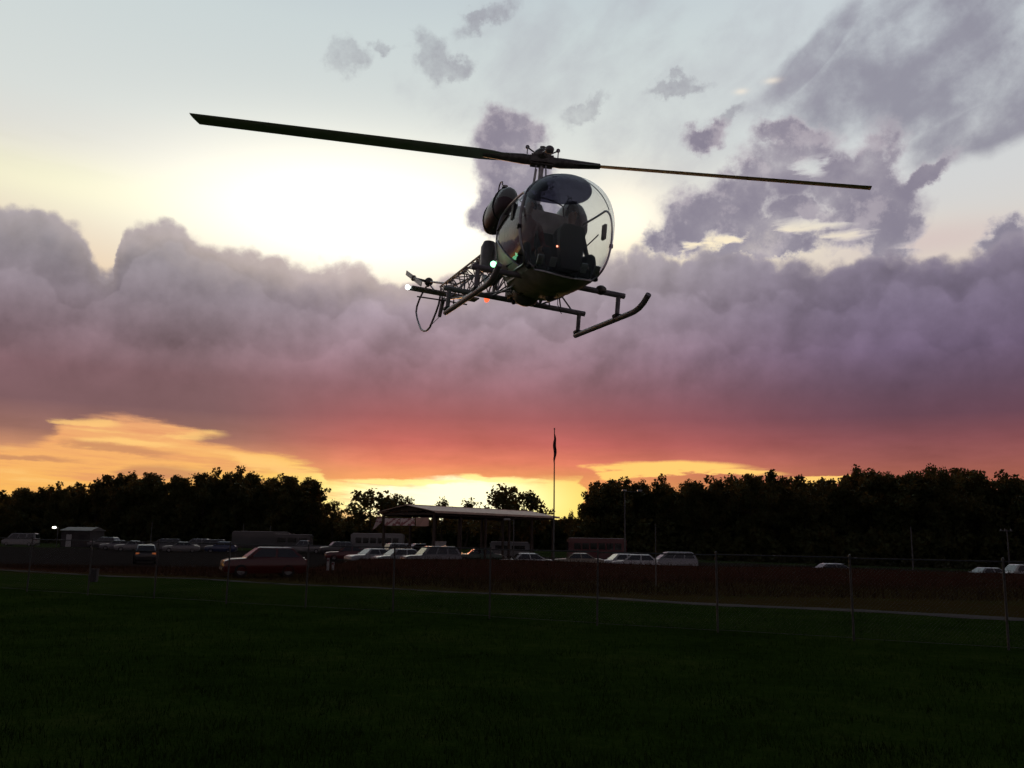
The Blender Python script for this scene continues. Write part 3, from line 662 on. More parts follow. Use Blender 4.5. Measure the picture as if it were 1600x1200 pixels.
# saddle fuel tanks
for sg in (-1, 1):
    rt_ = Matrix.Rotation(R(-14), 3, 'Y') @ Matrix.Rotation(R(sg * 18), 3, 'X')
    c = Vector((-.06, sg * .6, 1.65)); tk = MB().ball(c, (.46, .2, .34), 28, 18, rt_, .9).build('fuel_tank', H_tank, heli)
    bd = MB(); vsb = []; nb_ = 28
    for j in range(8):
        e = R(-88 + 82 * j / 7); 
        for i in range(nb_):
            a = 2 * math.pi * i / nb_; sp_ = lambda q: math.copysign(abs(q) ** .9, q)
            vsb.append(rt_ @ (Vector((sp_(math.cos(e)) * sp_(math.cos(a)) * .46, sp_(math.cos(e)) * sp_(math.sin(a)) * .2, sp_(math.sin(e)) * .34)) * 1.008) + c)
    bd.add(vsb, [(j * nb_ + i, j * nb_ + (i + 1) % nb_, (j + 1) * nb_ + (i + 1) % nb_, (j + 1) * nb_ + i) for j in range(7) for i in range(nb_)]).build('tank_underside', H_band, tk)
    for xo in (-.2, .22):
        MB().tube([c + rt_ @ Vector((xo, .2 * math.sqrt(1 - (xo / .46) ** 2) * 1.09 * math.cos(a), .34 * math.sqrt(1 - (xo / .46) ** 2) * 1.09 * math.sin(a))) for a in [2 * math.pi * k / 24 for k in range(24)]], .011, 5, True).build('strap', H_black, tk)
    MB().tube([c + Vector(q) for q in ((.02, 0, .34), (.0, 0, .43), (-.03, 0, .5), (-.1, 0, .52), (-.16, 0, .49), (-.18, 0, .42), (-.17, 0, .33))], .012, 6).build('vent_loop', H_tube, tk)
    MB().lathe([(0, .03), (.05, .03), (.05, 0)], c + Vector((.12, 0, .35)), 'z', 12).build('filler_cap', H_trim, tk)

# engine, transmission, mast, rotor head
en = MB().lathe([(0, .36), (.2, .38), (.33, .5), (.36, .7), (.34, 1.05), (.3, 1.2), (0, 1.22)], (-.12, 0, 0), 'z', 22).build('engine', H_eng, heli)
for k in range(6):
    a = R(60 * k + 30); MB().box((-.12 + .36 * math.cos(a), .4 * math.sin(a), .82), (.16, .13, .3), Matrix.Rotation(a, 3, 'Z')).build('cylinder_head', H_eng, en, bevel=.02)
MB().ball((.1, -.1, .36), (.24, .22, .2), 16, 10).build('sump', H_eng, en)
MB().tube([(-.3, -.42, .7), (-.5, -.46, .62), (-.75, -.46, .66), (-.95, -.46, .8)], .06, 10).build('exhaust_pipe', H_eng, en); MB().tube([(-.3, .42, .7), (-.5, .46, .62), (-.75, .46, .66), (-.95, .46, .8)], .06, 10).build('exhaust_pipe', H_eng, en)
MB().lathe([(0, 1.2), (.24, 1.22), (.26, 1.36), (.2, 1.5), (.13, 1.72), (.07, 1.86), (0, 1.86)], (0, 0, 0), 'z', 20).build('transmission', H_eng, heli)
MB().lathe([(0, .0), (.12, .02), (.13, .4), (.09, .5), (0, .5)], (-.45, -.6, .75), 'z', 14).build('oil_tank', H_tube, heli)
MB().box((-.55, .0, .52), (.3, .34, .16)).build('battery_box', H_black, heli, bevel=.015)
MB().tube([(0, 0, 1.8), (0, 0, 2.74)], .042, 12).build('mast', H_trim, heli)
sw = MB().lathe([(.045, 2.12), (.13, 2.14), (.15, 2.17), (.13, 2.21), (.045, 2.24)], (0, 0, 0), 'z', 20).build('swashplate', H_eng, heli)
for a in (20, 110, 200, 290):
    c_, s_ = math.cos(R(a)), math.sin(R(a)); MB().tube([(.14 * c_, .14 * s_, 2.18), (.11 * c_, .11 * s_, 2.5)], .011, 6).build('pitch_link', H_trim, sw)
MB().tube([(-.05, -.08, 1.8), (-.2, -.24, 1.95), (-.1, -.14, 2.14)], .014, 6).build('control_rod', H_tube, sw)
RA = math.atan2(-5.33, -1.53); RD = Vector((math.cos(RA), math.sin(RA), 0)); RP = Vector((-RD.y, RD.x, 0)); ZR = 2.61
hub = MB().box((0, 0, ZR), (.42, .22, .17), Matrix.Rotation(RA, 3, 'Z')).ball((0, 0, ZR + .08), (.15, .15, .13), 16, 10).build('rotor_hub', H_eng, heli, bevel=.03)
MB().lathe([(.0, 2.86), (.05, 2.85), (.06, 2.76), (.1, 2.74), (.11, 2.7), (0, 2.7)], (0, 0, 0), 'z', 14).build('mast_nut', H_eng, hub)
for s in (1, -1):
    MB().tube([RP * (.02 * s) + Vector((0, 0, ZR + .13)), RP * (s * .5) + RD * .02 + Vector((0, 0, ZR + .13 - s * .19)), RP * (s * 1.15) + Vector((0, 0, ZR + .13 - s * .44))], [.016, .014, .012], 7).ball(RP * (s * 1.2) + Vector((0, 0, ZR + .13 - s * .46)), (.07, .07, .06), 12, 8).build('stabilizer_bar', H_tube, hub)
    MB().tube([RD * (s * .08) + Vector((0, 0, ZR + .1)), RD * (s * .24) + Vector((0, 0, ZR + .2))], .012, 6).ball(RD * (s * .25) + Vector((0, 0, ZR + .21)), .035, 10, 8).build('damper', H_tube, hub)
    MB().tube([RD * (s * .25) + RP * (.05) + Vector((0, 0, ZR + .0)), RD * (s * .25) + RP * .05 + Vector((0, 0, ZR + .2))], .01, 6).build('mixing_link', H_trim, hub)
    sl = .0 if s > 0 else .045                 # the far blade rides up a little
    PZ = lambda r: Vector((0, 0, ZR + sl * max(0, r - .3)))
    # grip and root doublers, then the blade itself: aerofoil section lofted outwards
    MB().tube([RD * (s * r) + PZ(r) for r in (.15, .3, .55, .95)], [.075, .085, .07, .045], 12).build('blade_grip', H_eng, hub)
    bv = []; bf = []; prof = [(.14, 0), (.1, .017), (.02, .022), (-.07, .012), (-.14, 0), (-.07, -.008), (.02, -.014), (.1, -.012)]
    rs = [.5, .8, 1.0, 2.0, 3.2, 4.4, 5.3, 5.5]
    for i, r in enumerate(rs):
        ch = .55 if i == 0 else (.9 if i == 1 else 1.0)
        for u, w in prof:
            rr = r + (u * .35 if i == len(rs) - 1 else 0)
            pt = math.radians(15 - r * .9); uu, ww = u * ch * math.cos(pt) - w * math.sin(pt), u * ch * math.sin(pt) + w * math.cos(pt)
            bv.append(RD * (s * rr) + RP * (s * uu) + PZ(r) + Vector((0, 0, ww)))
    for i in range(len(rs) - 1):
        for k in range(8): bf.append((i * 8 + k, i * 8 + (k + 1) % 8, (i + 1) * 8 + (k + 1) % 8, (i + 1) * 8 + k))
    bf += [tuple(range(8))[::-1], tuple((len(rs) - 1) * 8 + k for k in range(8))]
    MB().add(bv, bf).build('rotor_blade', H_blade, heli)

# skid landing gear
for xc in (-.6, .81):
    ct = MB().tube([(xc, -1.24, .406), (xc, 1.24, .406)], .045, 12).build('cross_tube', H_tube, heli)
    for sg in (-1, 1): MB().tube([(xc, sg * 1.14, .4), (xc + .0, sg * 1.14, .05)], .036, 10).build('strut', H_tube, ct)
    for sg in (-1, 1): MB().box((xc, sg * 1.14, .075), (.14, .11, .06)).build('skid_clamp', H_black, ct, bevel=.012)
for sg in (-1, 1):
    MB().tube([(-.68, sg * 1.14, .03), (.0, sg * 1.14, .03), (.9, sg * 1.14, .03), (1.2, sg * 1.14, .03), (1.36, sg * 1.14, .035), (1.5, sg * 1.14, .06), (1.62, sg * 1.14, .11), (1.76, sg * 1.14, .21)], .043, 10).build('skid', H_tube, heli)
# open frame below the cabin
unit_tube = MB().tube([(0, 0, 0), (0, 0, 1)], 1, 7).mesh('brace', H_tube, True)
def strut(a, b, r, name='frame_tube', parent=heli):
    a, b = Vector(a), Vector(b); o = bpy.data.objects.new(name, unit_tube); C.objects.link(o); o.parent = parent
    o.matrix_local = Matrix.Translation(a) @ (b - a).to_track_quat('Z', 'Y').to_matrix().to_4x4() @ Matrix.Diagonal((r, r, (b - a).length, 1)); return o
N_ = {}
for sg in (-1, 1):
    a0, a1, a2, a3 = (.3, sg * .42, .36), (-.6, sg * .42, .42), (-.62, sg * .36, 1.1), (.26, sg * .42, 1.2); a4 = (.81, sg * .42, .42); a5 = (-.95, sg * .26, .72)
    for p, q in ((a0, a1), (a1, a2), (a2, a3), (a3, a0), (a0, a2), (a1, a3), (a0, a4), (a1, a5), (a5, a2)): strut(p, q, .016)
    strut((-.6, sg * 1.0, .43), a2, .014); strut((.0, sg * .4, .9), (-.6, sg * .8, .42), .013); strut((.3, sg * .42, .38), (-.3, sg * .3, .8), .014)
    strut((.3, sg * .42, .4), (-.6, sg * .1, .44), .013); strut((.05, sg * .3, .38), (-.6, sg * .6, .42), .012)
strut((-.6, -.42, .42), (-.6, .42, .42), .016); strut((-.62, -.36, 1.1), (-.62, .36, 1.1), .016); strut((-.6, -.42, .42), (-.62, .36, 1.1), .013)
MB().tube([(.35, -.25, .3), (-.1, -.3, .34), (-.45, -.2, .4)], .03, 8).build('fuel_line', H_black, heli); MB().tube([(.9, .1, .22), (.88, .12, .06), (.86, .2, -.06)], .006, 5).build('whip_aerial', H_black, heli)
MB().box((-.1, -.22, .26), (.05, .05, .1)).build('drain_fitting', H_black, heli, bevel=.008)
MB().ball((.6, .1, .24), (.09, .08, .08), 12, 8).build('landing_lamp', H_eng, heli); MB().ball((.81, .84, .43), (.08, .09, .075), 12, 8).build('tube_fitting', H_eng, heli)
# lattice tail boom: two upper longerons, one lower, bays of braces
def lon(t, w): # 0 root .. 1 end; w -1, +1 upper, 0 lower
    x = -.62 - 4.5 * t; hw = .3 - .2 * t
    return Vector((x, w * hw, 1.45 + .22 * t)) if w else Vector((x, 0, .62 + .78 * t))
bm_ = MB()
boom = MB().tube([lon(1, -1), lon(1, 1), lon(1, 0)], .02, 6, True).build('tail_boom', H_tube, heli)
for w in (-1, 1, 0): strut(lon(0, w), lon(1, w), .021, 'longeron', boom)
NB = 9; ts = [1 - (1 - i / NB) ** 1.0 for i in range(NB + 1)]
for i in range(NB):
    a, b = ts[i], ts[i + 1]
    for w, v in ((-1, 1), (-1, 0), (1, 0)):
        strut(lon(a, w), lon(a, v), .0115, 'brace', boom)
        strut(lon(a, w if i % 2 else v), lon(b, v if i % 2 else w), .0115, 'brace', boom)
ds = MB().tube([(-.4, 0, 1.62), (-5.0, 0, 1.73), (-6.5, 0, 2.12)], .024, 8).build('tail_drive_shaft', H_tube, heli)
for t in (.15, .35, .55, .75, .95): x = -.4 - 4.6 * t; MB().box((x, 0, 1.62 + .11 * t), (.06, .07, .1)).build('bearing', H_eng, ds, bevel=.01)
MB().tube([(-5.1, 0, 1.42), (-5.8, 0, 1.72), (-6.5, 0, 2.06)], .016, 6).build('tail_brace', H_tube, heli)
gb = MB().ball((-6.56, 0, 2.13), (.12, .1, .1), 14, 10).tube([(-6.56, 0, 2.13), (-6.56, -.36, 2.15)], .032, 8).build('tail_gearbox', H_eng, heli)
th_ = MB().box((-6.56, -.36, 2.15), (.12, .1, .12)).build('tail_rotor', H_eng, heli, bevel=.02)
for s in (1, -1):
    q = Matrix.Rotation(R(22), 3, 'Y'); MB().box(Vector((-6.56, -.36, 2.15)) + q @ Vector((s * .49, 0, 0)), (.78, .02, .11), q).build('tail_blade', H_blade, th_, bevel=.005)
    MB().tube([Vector((-6.56, -.36, 2.15)), Vector((-6.56, -.36, 2.15)) + q @ Vector((s * .2, 0, 0))], .03, 8).build('blade_root', H_eng, th_)
gp = [(-6.56, 2.03), (-6.72, 2.06), (-6.98, 2.0), (-7.26, 1.88), (-7.44, 1.74), (-7.46, 1.6), (-7.3, 1.42), (-7.04, 1.22), (-6.8, 1.06), (-6.53, .97), (-6.25, .93), (-6.02, .96), (-5.8, 1.1), (-5.6, 1.24), (-5.46, 1.38), (-5.42, 1.52), (-5.4, 1.7)]
MB().tube([(x, 0, z) for x, z in gp], .023, 8).build('tail_guard', H_tube, heli)
MB().tube([(-5.12, 0, 1.44), (-5.3, 0, 1.06)], [.05, .04], 8).build('tail_skid_post', H_tube, heli); strut((-5.3, 0, 1.06), (-5.9, 0, 1.0), .008)
stb = MB().box((-5.02, -.03, 1.5), (.34, 1.5, .035)).build('stabilizer', H_pale, heli, bevel=.015)
MB().tube([(-5.02, -.6, 1.34), (-5.02, 0, 1.36), (-5.02, .5, 1.36)], .016, 6).tube([(-5.02, .2, 1.48), (-5.02, .2, 1.3)], .014, 6).build('stabilizer_brace', H_tube, heli)
strut((-2.0, 0, .98), (-2.0, -.05, .76), .016, 'beacon_stalk')
MB().lathe([(0, 0), (.05, 0), (.05, -.05), (.03, -.09), (0, -.1)], (-2.0, -.05, .77), 'z', 12).build('red_beacon', mat('red_beacon_lens', (.7, .08, .04), .2, emit=(1, .13, .05), estr=1.6), heli)
# navigation lights, lit
green_m = mat('green_nav_lens', (.4, 1, .6), .2, emit=(.3, 1, .5), estr=3.2); white_m = mat('white_tail_lens', (.9, 1, .95), .2, emit=(.9, 1, .95), estr=6.0)
nl = MB().ball((.56, -.83, .58), .046, 14, 10).build('green_nav_light', green_m, heli); MB().tube([(.52, -.62, .55), (.55, -.8, .58)], .05, 10).build('nav_light_mount', H_shell, nl)
gl_d = bpy.data.lights.new('nav_glow', 'POINT'); gl_d.energy = .35; gl_d.color = (.25, 1, .5); gl_d.shadow_soft_size = .05
gl = bpy.data.objects.new('nav_glow', gl_d); C.objects.link(gl); gl.parent = heli; gl.location = (.56, -.93, .6)
MB().ball((-5.02, -.82, 1.5), .052, 12, 8).build('white_tail_light', white_m, heli)

# ------------------------------------------------------------------ the two people inside
skin_m = mat('skin', (.36, .2, .14), .55); coat_m = mat('dark_jacket', (.022, .024, .032), .85, var=.3, scale=20); red_m = mat('dark_red_shirt', (.12, .012, .014), .85, var=.3, scale=20); trous_m = mat('dark_trousers', (.02, .02, .025), .9); hair_m = mat('dark_hair', (.018, .013, .01), .6)
def seated(name, label, dy_, shirt, reach, headturn):
    me = bpy.data.meshes.new(name); bm = bmesh.new(); sk = bm.verts.layers.skin.verify()
    def v(p, r, root=False):
        q = bm.verts.new(p); q[sk].radius = r if isinstance(r, tuple) else (r, r); q[sk].use_root = root; return q
    def chain(a, L):
        for p, r in L: b = v(p, r); bm.edges.new((a, b)); a = b
        return a
    pel = v((.58, 0, .78), (.15, .12), True)
    chest = chain(pel, [((.54, 0, .95), (.15, .11)), ((.53, 0, 1.13), (.17, .12)), ((.55, 0, 1.29), (.15, .1))])
    neck = chain(chest, [((.57, 0, 1.41), .058), ((.585, 0, 1.48), .055)])
    chain(neck, [((.6, 0, 1.55), (.075, .085)), ((.6, 0, 1.62), (.078, .098)), ((.595, 0, 1.7), (.062, .075))])
    for s in (-1, 1):
        chain(pel, [((.66, s * .1, .76), .095), ((.88, s * .14, .8), .082), ((1.06, s * .16, .82), .066), ((1.12, s * .16, .7), .06), ((1.17, s * .16, .52), .05), ((1.2, s * .16, .44), .042), ((1.3, s * .17, .425), .036)])
        hx, hy, hz = reach[s]
        e = chain(chest, [((.54, s * .14, 1.32), .075), ((.55, s * .215, 1.28), .062), ((.6, s * .25, 1.1), .046), ((.68, s * .25, .98), .04)])
        w = chain(e, [((.68 + (hx - .68) * .55, s * (.25 + (hy - .25) * .55), .98 + (hz - .98) * .55), .034), ((hx, s * hy, hz), .025), ((hx + .05, s * hy, hz + .005), (.036, .02)), ((hx + .085, s * hy, hz + .005), (.036, .018))])
        for k, (f, ln) in enumerate(((-.027, .8), (-.009, .95), (.009, 1.0), (.027, .9))):
            chain(w, [((hx + .1, s * hy + f, hz + .006), .009), ((hx + .1 + .034 * ln, s * hy + f * 1.1, hz - .006), .0085), ((hx + .1 + .046 * ln, s * hy + f * 1.1, hz - .032 * ln), .0078), ((hx + .1 + .034 * ln, s * hy + f, hz - .052 * ln), .007)])
        chain(w, [((hx + .05, s * hy - s * .032, hz), .0105), ((hx + .08, s * hy - s * .05, hz - .014), .0095), ((hx + .105, s * hy - s * .044, hz - .034), .0085)])
    bm.to_mesh(me); bm.free()
    o = bpy.data.objects.new(name, me); C.objects.link(o)
    o.modifiers.new('s', 'SKIN'); ss = o.modifiers.new('d', 'SUBSURF'); ss.levels = 1; ss.render_levels = 1
    dg = bpy.context.evaluated_depsgraph_get(); ev = o.evaluated_get(dg); m2 = bpy.data.meshes.new_from_object(ev)
    o.modifiers.clear(); o.data = m2
    for m in (shirt, trous_m, skin_m): m2.materials.append(m)
    hr = [Vector((reach[s][0], s * reach[s][1], reach[s][2])) for s in (-1, 1)]
    for p in m2.polygons:
        c = p.center; p.use_smooth = True
        k = 2 if c.z > 1.43 else (1 if (c.z < .83 and c.x > .5) else 0)
        if k != 2 and any((c - h).x > .0 and (c - h).length < .19 for h in hr): k = 2
        p.material_index = k
    o.matrix_world = HX @ Matrix.Translation((0, dy_, 0)); tag(o, label, 'person', 'people in the helicopter cabin')
    hd = MB().ball((.59, 0, 1.66), (.105, .088, .1), 16, 10).build('hair', hair_m, o)
    MB().tube([(.6, .1 * math.cos(a), 1.6 + .185 * math.sin(a)) for a in [math.pi * k / 14 for k in range(15)]], .014, 6).build('headset_band', H_black, o)
    for s in (-1, 1): MB().ball((.6, s * .098, 1.6), (.045, .028, .055), 12, 8).build('ear_cup', H_black, o)
    MB().tube([(.62, .1, 1.57), (.69, .07, 1.53), (.7, .02, 1.53)], .007, 5).build('microphone', H_black, o)
    for s in (-1, 1):
        MB().ball((.685, s * .033, 1.615), (.012, .016, .01), 8, 6).build('eye', mat('eye_white', (.5, .48, .45), .3), o)
    MB().tube([(.675, 0, 1.625), (.707, 0, 1.585), (.682, 0, 1.572)], [.01, .017, .012], 6).build('nose', skin_m, o)
    MB().box((.682, 0, 1.545), (.01, .045, .008)).build('mouth', mat('lip', (.3, .12, .1), .5), o, bevel=.003)
    return o
seated('person', 'person in dark jacket and headset at the controls, right side of the bubble', .36, coat_m, {-1: (.86, .1, .98), 1: (.78, .3, .74)}, 0)
seated('person', 'person in dark red top and headset seated on the left side of the bubble', -.36, red_m, {-1: (.84, .2, .86), 1: (.84, .16, .86)}, 0)

# ------------------------------------------------------------------ chain-link fence: posts every 3 m on one straight line
galv = mat('galvanised_steel', (.075, .075, .075), .6, metal=.6, var=.25, scale=12)
FA, FU = Vector((-.487, 24.1, 0)), Vector((.905, -.425, 0)).normalized()
FSP, FH = 3.0, 1.83
fence = thing('chain_link_fence', 'long chain-link fence with thin steel posts and top rail between lawn and gravel path', 'fence')
post_me = MB().tube([(0, 0, -.2), (0, 0, FH + .02)], .025, 8).lathe([(0, .06), (.02, .05), (.034, .02), (.034, 0)], (0, 0, FH), 'z', 8).mesh('post', galv, True)
rail_me = MB().tube([(0, 0, 0), (FSP, 0, 0)], .021, 6).mesh('top_rail', galv, True)
wire_me = MB().tube([(0, 0, 0), (FSP, 0, 0)], .006, 4).mesh('tension_wire', galv)
mesh_mb = MB(); cell = .085
for sgn in (1, -1):
    k = -int(FH / cell) - 1
    while k * cell < FSP + FH:
        # a wire running up to the right (or left) across the panel, cut at its edges
        x0 = k * cell; pts = []
        for zz in (.05, FH - .02):
            xx = x0 + (zz if sgn > 0 else FH - zz); pts.append((xx, zz))
        (xa, za), (xb, zb) = pts
        def cut(x, z, x2, z2, lim): t = (lim - x) / (x2 - x); return lim, z + (z2 - z) * t
        if max(xa, xb) > 0 and min(xa, xb) < FSP:
            for lim, side in ((0, -1), (FSP, 1)):
                if (xa - lim) * side > 0: xa, za = cut(xa, za, xb, zb, lim)
                if (xb - lim) * side > 0: xb, zb = cut(xb, zb, xa, za, lim)
            if abs(xb - xa) > .02: mesh_mb.tube([(xa, .012 * sgn, za), (xb, .012 * sgn, zb)], .0012, 3)
        k += 1
mesh_me = mesh_mb.mesh('wire_mesh', galv)
fang = math.atan2(FU.y, FU.x)
for i in range(-9, 7):
    p = FA + FU * (FSP * i); g = gh(p.x, p.y); M_ = Matrix.Translation((p.x, p.y, g)) @ Matrix.Rotation(fang, 4, 'Z')
    o = link('post', post_me, fence); o.matrix_local = M_ @ Matrix.Rotation(R(rt.uniform(-.6, .6)), 4, 'Y')
    if i < 6:
        o = link('top_rail', rail_me, fence); o.matrix_local = M_ @ Matrix.Translation((0, 0, FH - .03))
        o = link('tension_wire', wire_me, fence); o.matrix_local = M_ @ Matrix.Translation((0, 0, .06))
        o = link('wire_mesh', mesh_me, fence); o.matrix_local = M_

# ------------------------------------------------------------------ pavilion
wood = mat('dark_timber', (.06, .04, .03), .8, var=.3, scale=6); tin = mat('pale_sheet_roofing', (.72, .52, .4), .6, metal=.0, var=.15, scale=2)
PU = Vector((.681, .732, 0)); PV = Vector((-.732, .681, 0)); PL, PW = 17.2, 7.6
PO = Vector((-6.97, 84, gh(-6.97, 84)))
pav = thing('pavilion', 'long open-sided pavilion with low pale gable roof beyond the parked cars', 'pavilion', Matrix.Translation(PO) @ Matrix.Rotation(math.atan2(PU.y, PU.x), 4, 'Z'))
EV, RG = 5.02, 5.6                            # eave and ridge heights
ov = .45
for s in (0, 1):
    ye, yr_ = (-ov if s == 0 else PW + ov), PW / 2
    n = 22
    for i in range(n):
        x0, x1 = -ov + (PL + 2 * ov) * i / n, -ov + (PL + 2 * ov) * (i + 1) / n - .03
        vs = [(x0, ye, EV - .08), (x1, ye, EV - .08), (x1, yr_, RG), (x0, yr_, RG)]; vs += [(a, b, c - .05) for a, b, c in vs]
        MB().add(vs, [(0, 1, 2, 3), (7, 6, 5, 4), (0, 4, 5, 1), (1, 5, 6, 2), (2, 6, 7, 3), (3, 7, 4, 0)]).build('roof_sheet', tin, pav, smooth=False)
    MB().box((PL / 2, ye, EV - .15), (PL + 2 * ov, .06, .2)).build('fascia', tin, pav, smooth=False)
    MB().box((PL / 2, .1 if s == 0 else PW - .1, EV - .32), (PL, .14, .34)).build('eave_beam', wood, pav, smooth=False)
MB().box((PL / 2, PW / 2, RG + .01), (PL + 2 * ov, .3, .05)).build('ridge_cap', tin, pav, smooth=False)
for x in [PL * i / 5 for i in range(6)]:
    tr_ = MB().box((x, PW / 2, EV - .3), (.12, PW, .2))
    tr_.tube([(x, 0, EV - .25), (x, PW / 2, RG - .14), (x, PW, EV - .25)], .07, 4).tube([(x, PW / 2, EV - .3), (x, PW / 2, RG - .15)], .05, 4)
    for q in (.25, .75): tr_.tube([(x, PW / 2, EV - .3), (x, PW * q, EV + .08)], .045, 4)
    tr_.build('truss', wood, pav, smooth=False)
    for y in (.12, PW - .12): MB().box((x, y, (EV - .4) / 2), (.2, .2, EV - .4)).build('post', wood, pav, smooth=False)
MB().prism([(0, EV), (PW, EV), (PW / 2, RG - .08)], -.03, .03, 'x').build('gable_board', wood, pav, smooth=False)
# boards and banners hung under the roof at the near gable
def board_mat(name, base, ink, sx_, sz_):
    m = mat(name, base, .7); t = m.node_tree; b = t.nodes['Principled BSDF']; c = t.nodes.new('ShaderNodeTexCoord'); mp = t.nodes.new('ShaderNodeMapping'); mp.inputs['Scale'].default_value = (1, sx_, sz_)
    n = t.nodes.new('ShaderNodeTexNoise'); n.inputs['Scale'].default_value = 1; n.inputs['Detail'].default_value = 3; r = t.nodes.new('ShaderNodeValToRGB'); e = r.color_ramp.elements
    e[0].position = .46; e[1].position = .5; e[0].color = (*ink, 1); e[1].color = (*base, 1)
    t.links.new(c.outputs['Object'], mp.inputs[0]); t.links.new(mp.outputs[0], n.inputs['Vector']); t.links.new(n.outputs[0], r.inputs[0]); t.links.new(r.outputs[0], b.inputs['Base Color']); return m
ban = board_mat('printed_banner', (.82, .68, .64), (.4, .16, .16), 1.6, 3.2); brd = board_mat('plain_board', (.66, .4, .32), (.55, .33, .26), 1, 1)
PM = pav.matrix_world.copy()
def hung(name, label, cat, y0, y1, z0, z1, m, x=-.12, grp=None):
    o = MB().box((0, 0, 0), (.05, abs(y1 - y0), z1 - z0)).build(name, m, None, smooth=False); o.matrix_world = PM @ Matrix.Translation((x, (y0 + y1) / 2, (z0 + z1) / 2)); tag(o, label, cat, grp); return o
hung('banner', 'pale printed banner hanging at the left end of the pavilion gable', 'banner', 4.95, 7.2, 3.6, 4.32, ban)
hung('banner', 'pale printed banner between the wide left banner and the brown board under the gable', 'banner', 2.75, 4.85, 3.6, 4.3, ban)
hung('board', 'plain square brownish board hanging under the near corner of the pavilion roof', 'board', .75, 2.55, 3.55, 4.35, brd)
q = PM @ Vector((-.3, PW + .6, 3.9))
fl = MB(); fl.add([(0, 0, .55), (.5, 0, .6), (.42, .05, 0), (.1, .06, -.3), (-.32, .04, -.7), (-.45, 0, -.78), (-.2, -.04, -.1)], [(0, 1, 2, 6), (6, 2, 3), (6, 3, 4, 5)]); me = fl.mesh('pennant', ban)
o = link('pennant', me); o.matrix_world = Matrix.Translation(q); so = o.modifiers.new('t', 'SOLIDIFY'); so.thickness = .03; tag(o, 'pale rag-like pennant hanging off the left corner of the pavilion roof', 'pennant')
for nm, lb, x_, y_, w_, h_, mm_ in (('pale_cabinet', 'pale upright cabinet just left of the two pavilion corner posts', 3.0, 2.9, .75, 2.0, H_pale), ('pale_cabinet', 'pale upright cabinet close to the near pavilion corner post', 2.2, 1.6, .85, 2.05, H_pale)):
    t = thing(nm, lb, 'cabinet', PM @ Matrix.Translation((x_, y_, 0))); MB().box((0, 0, h_ / 2), (w_, w_, h_)).build('body', mm_, t, bevel=.03); MB().box((-.0, -w_ / 2 - .02, h_ * .5), (w_ * .8, .03, h_ * .86)).build('door', mm_, t, smooth=False); MB().box((0, 0, h_ + .05), (w_ * 1.04, w_ * 1.04, .12)).build('roof', mm_, t, bevel=.03)
for nm, lb, x_, y_, w_ in (('picnic_table', 'dark picnic table under the middle of the pavilion roof', 8, 3.4, 1.8), ('picnic_table', 'dark picnic table under the right end of the pavilion roof', 13.4, 3.8, 1.8)):
    t = thing(nm, lb, 'table', PM @ Matrix.Translation((x_, y_, 0)))
    for k in range(4): MB().box((0, -.3 + .2 * k, .75), (w_, .18, .04)).build('plank', wood, t, smooth=False)
    for s in (-1, 1):
        MB().box((0, s * .65, .45), (w_, .25, .04)).build('bench', wood, t, smooth=False); MB().tube([(s * .7, -.65, 0), (s * .7, .2, .74)], .04, 4).tube([(s * .7, .65, 0), (s * .7, -.2, .74)], .04, 4).build('leg', wood, t, smooth=False)

# ------------------------------------------------------------------ flagpole, lamp posts, poles, shed and small things
steel = mat('weathered_pole', (.1, .095, .09), .6, var=.2, scale=4); flag_m = mat('dark_flag_cloth', (.07, .015, .02), .9, var=.4, scale=3)
q = at(865, 868, 72); top_z = at(862, 671, 72).z
fpole = thing('flagpole', 'tall thin flagpole standing right of the pavilion', 'flagpole', Matrix.Translation((q.x, 72, gh(q.x, 72))))
hp = top_z - gh(q.x, 72); MB().tube([(0, 0, -.3), (0, 0, hp * .5), (-.02, 0, hp)], [.07, .055, .035], 8).build('pole', steel, fpole); MB().ball((-.02, 0, hp + .05), .07, 10, 8).build('finial', steel, fpole); MB().box((0, 0, .05), (.5, .5, .12)).build('base', steel, fpole, bevel=.02)
fv = []; NF = 18
for i in range(NF + 1):                        # limp flag in folds down the pole
    z = hp - .35 - 2.5 * i / NF; wd = .06 + .2 * math.sin(math.pi * min(1, i / NF * 1.05)) ** .8 * (1 if i < NF else .4)
    for j in range(7): u = j / 6; fv.append((wd * (u * .95 - .3) * (1 if i % 1 == 0 else 1) - .02 + .03 * math.sin(i * .7), .09 * math.sin(u * 9 + i * .35) * (.4 + u), z))
ff = [(i * 7 + j, i * 7 + j + 1, (i + 1) * 7 + j + 1, (i + 1) * 7 + j) for i in range(NF) for j in range(6)]
fo = link('flag', MB().add(fv, ff).mesh('flag', flag_m, True)); fo.matrix_world = fpole.matrix_world.copy(); fo.modifiers.new('t', 'SOLIDIFY').thickness = .012
tag(fo, 'limp dark red flag hanging in folds at the top of the flagpole', 'flag')
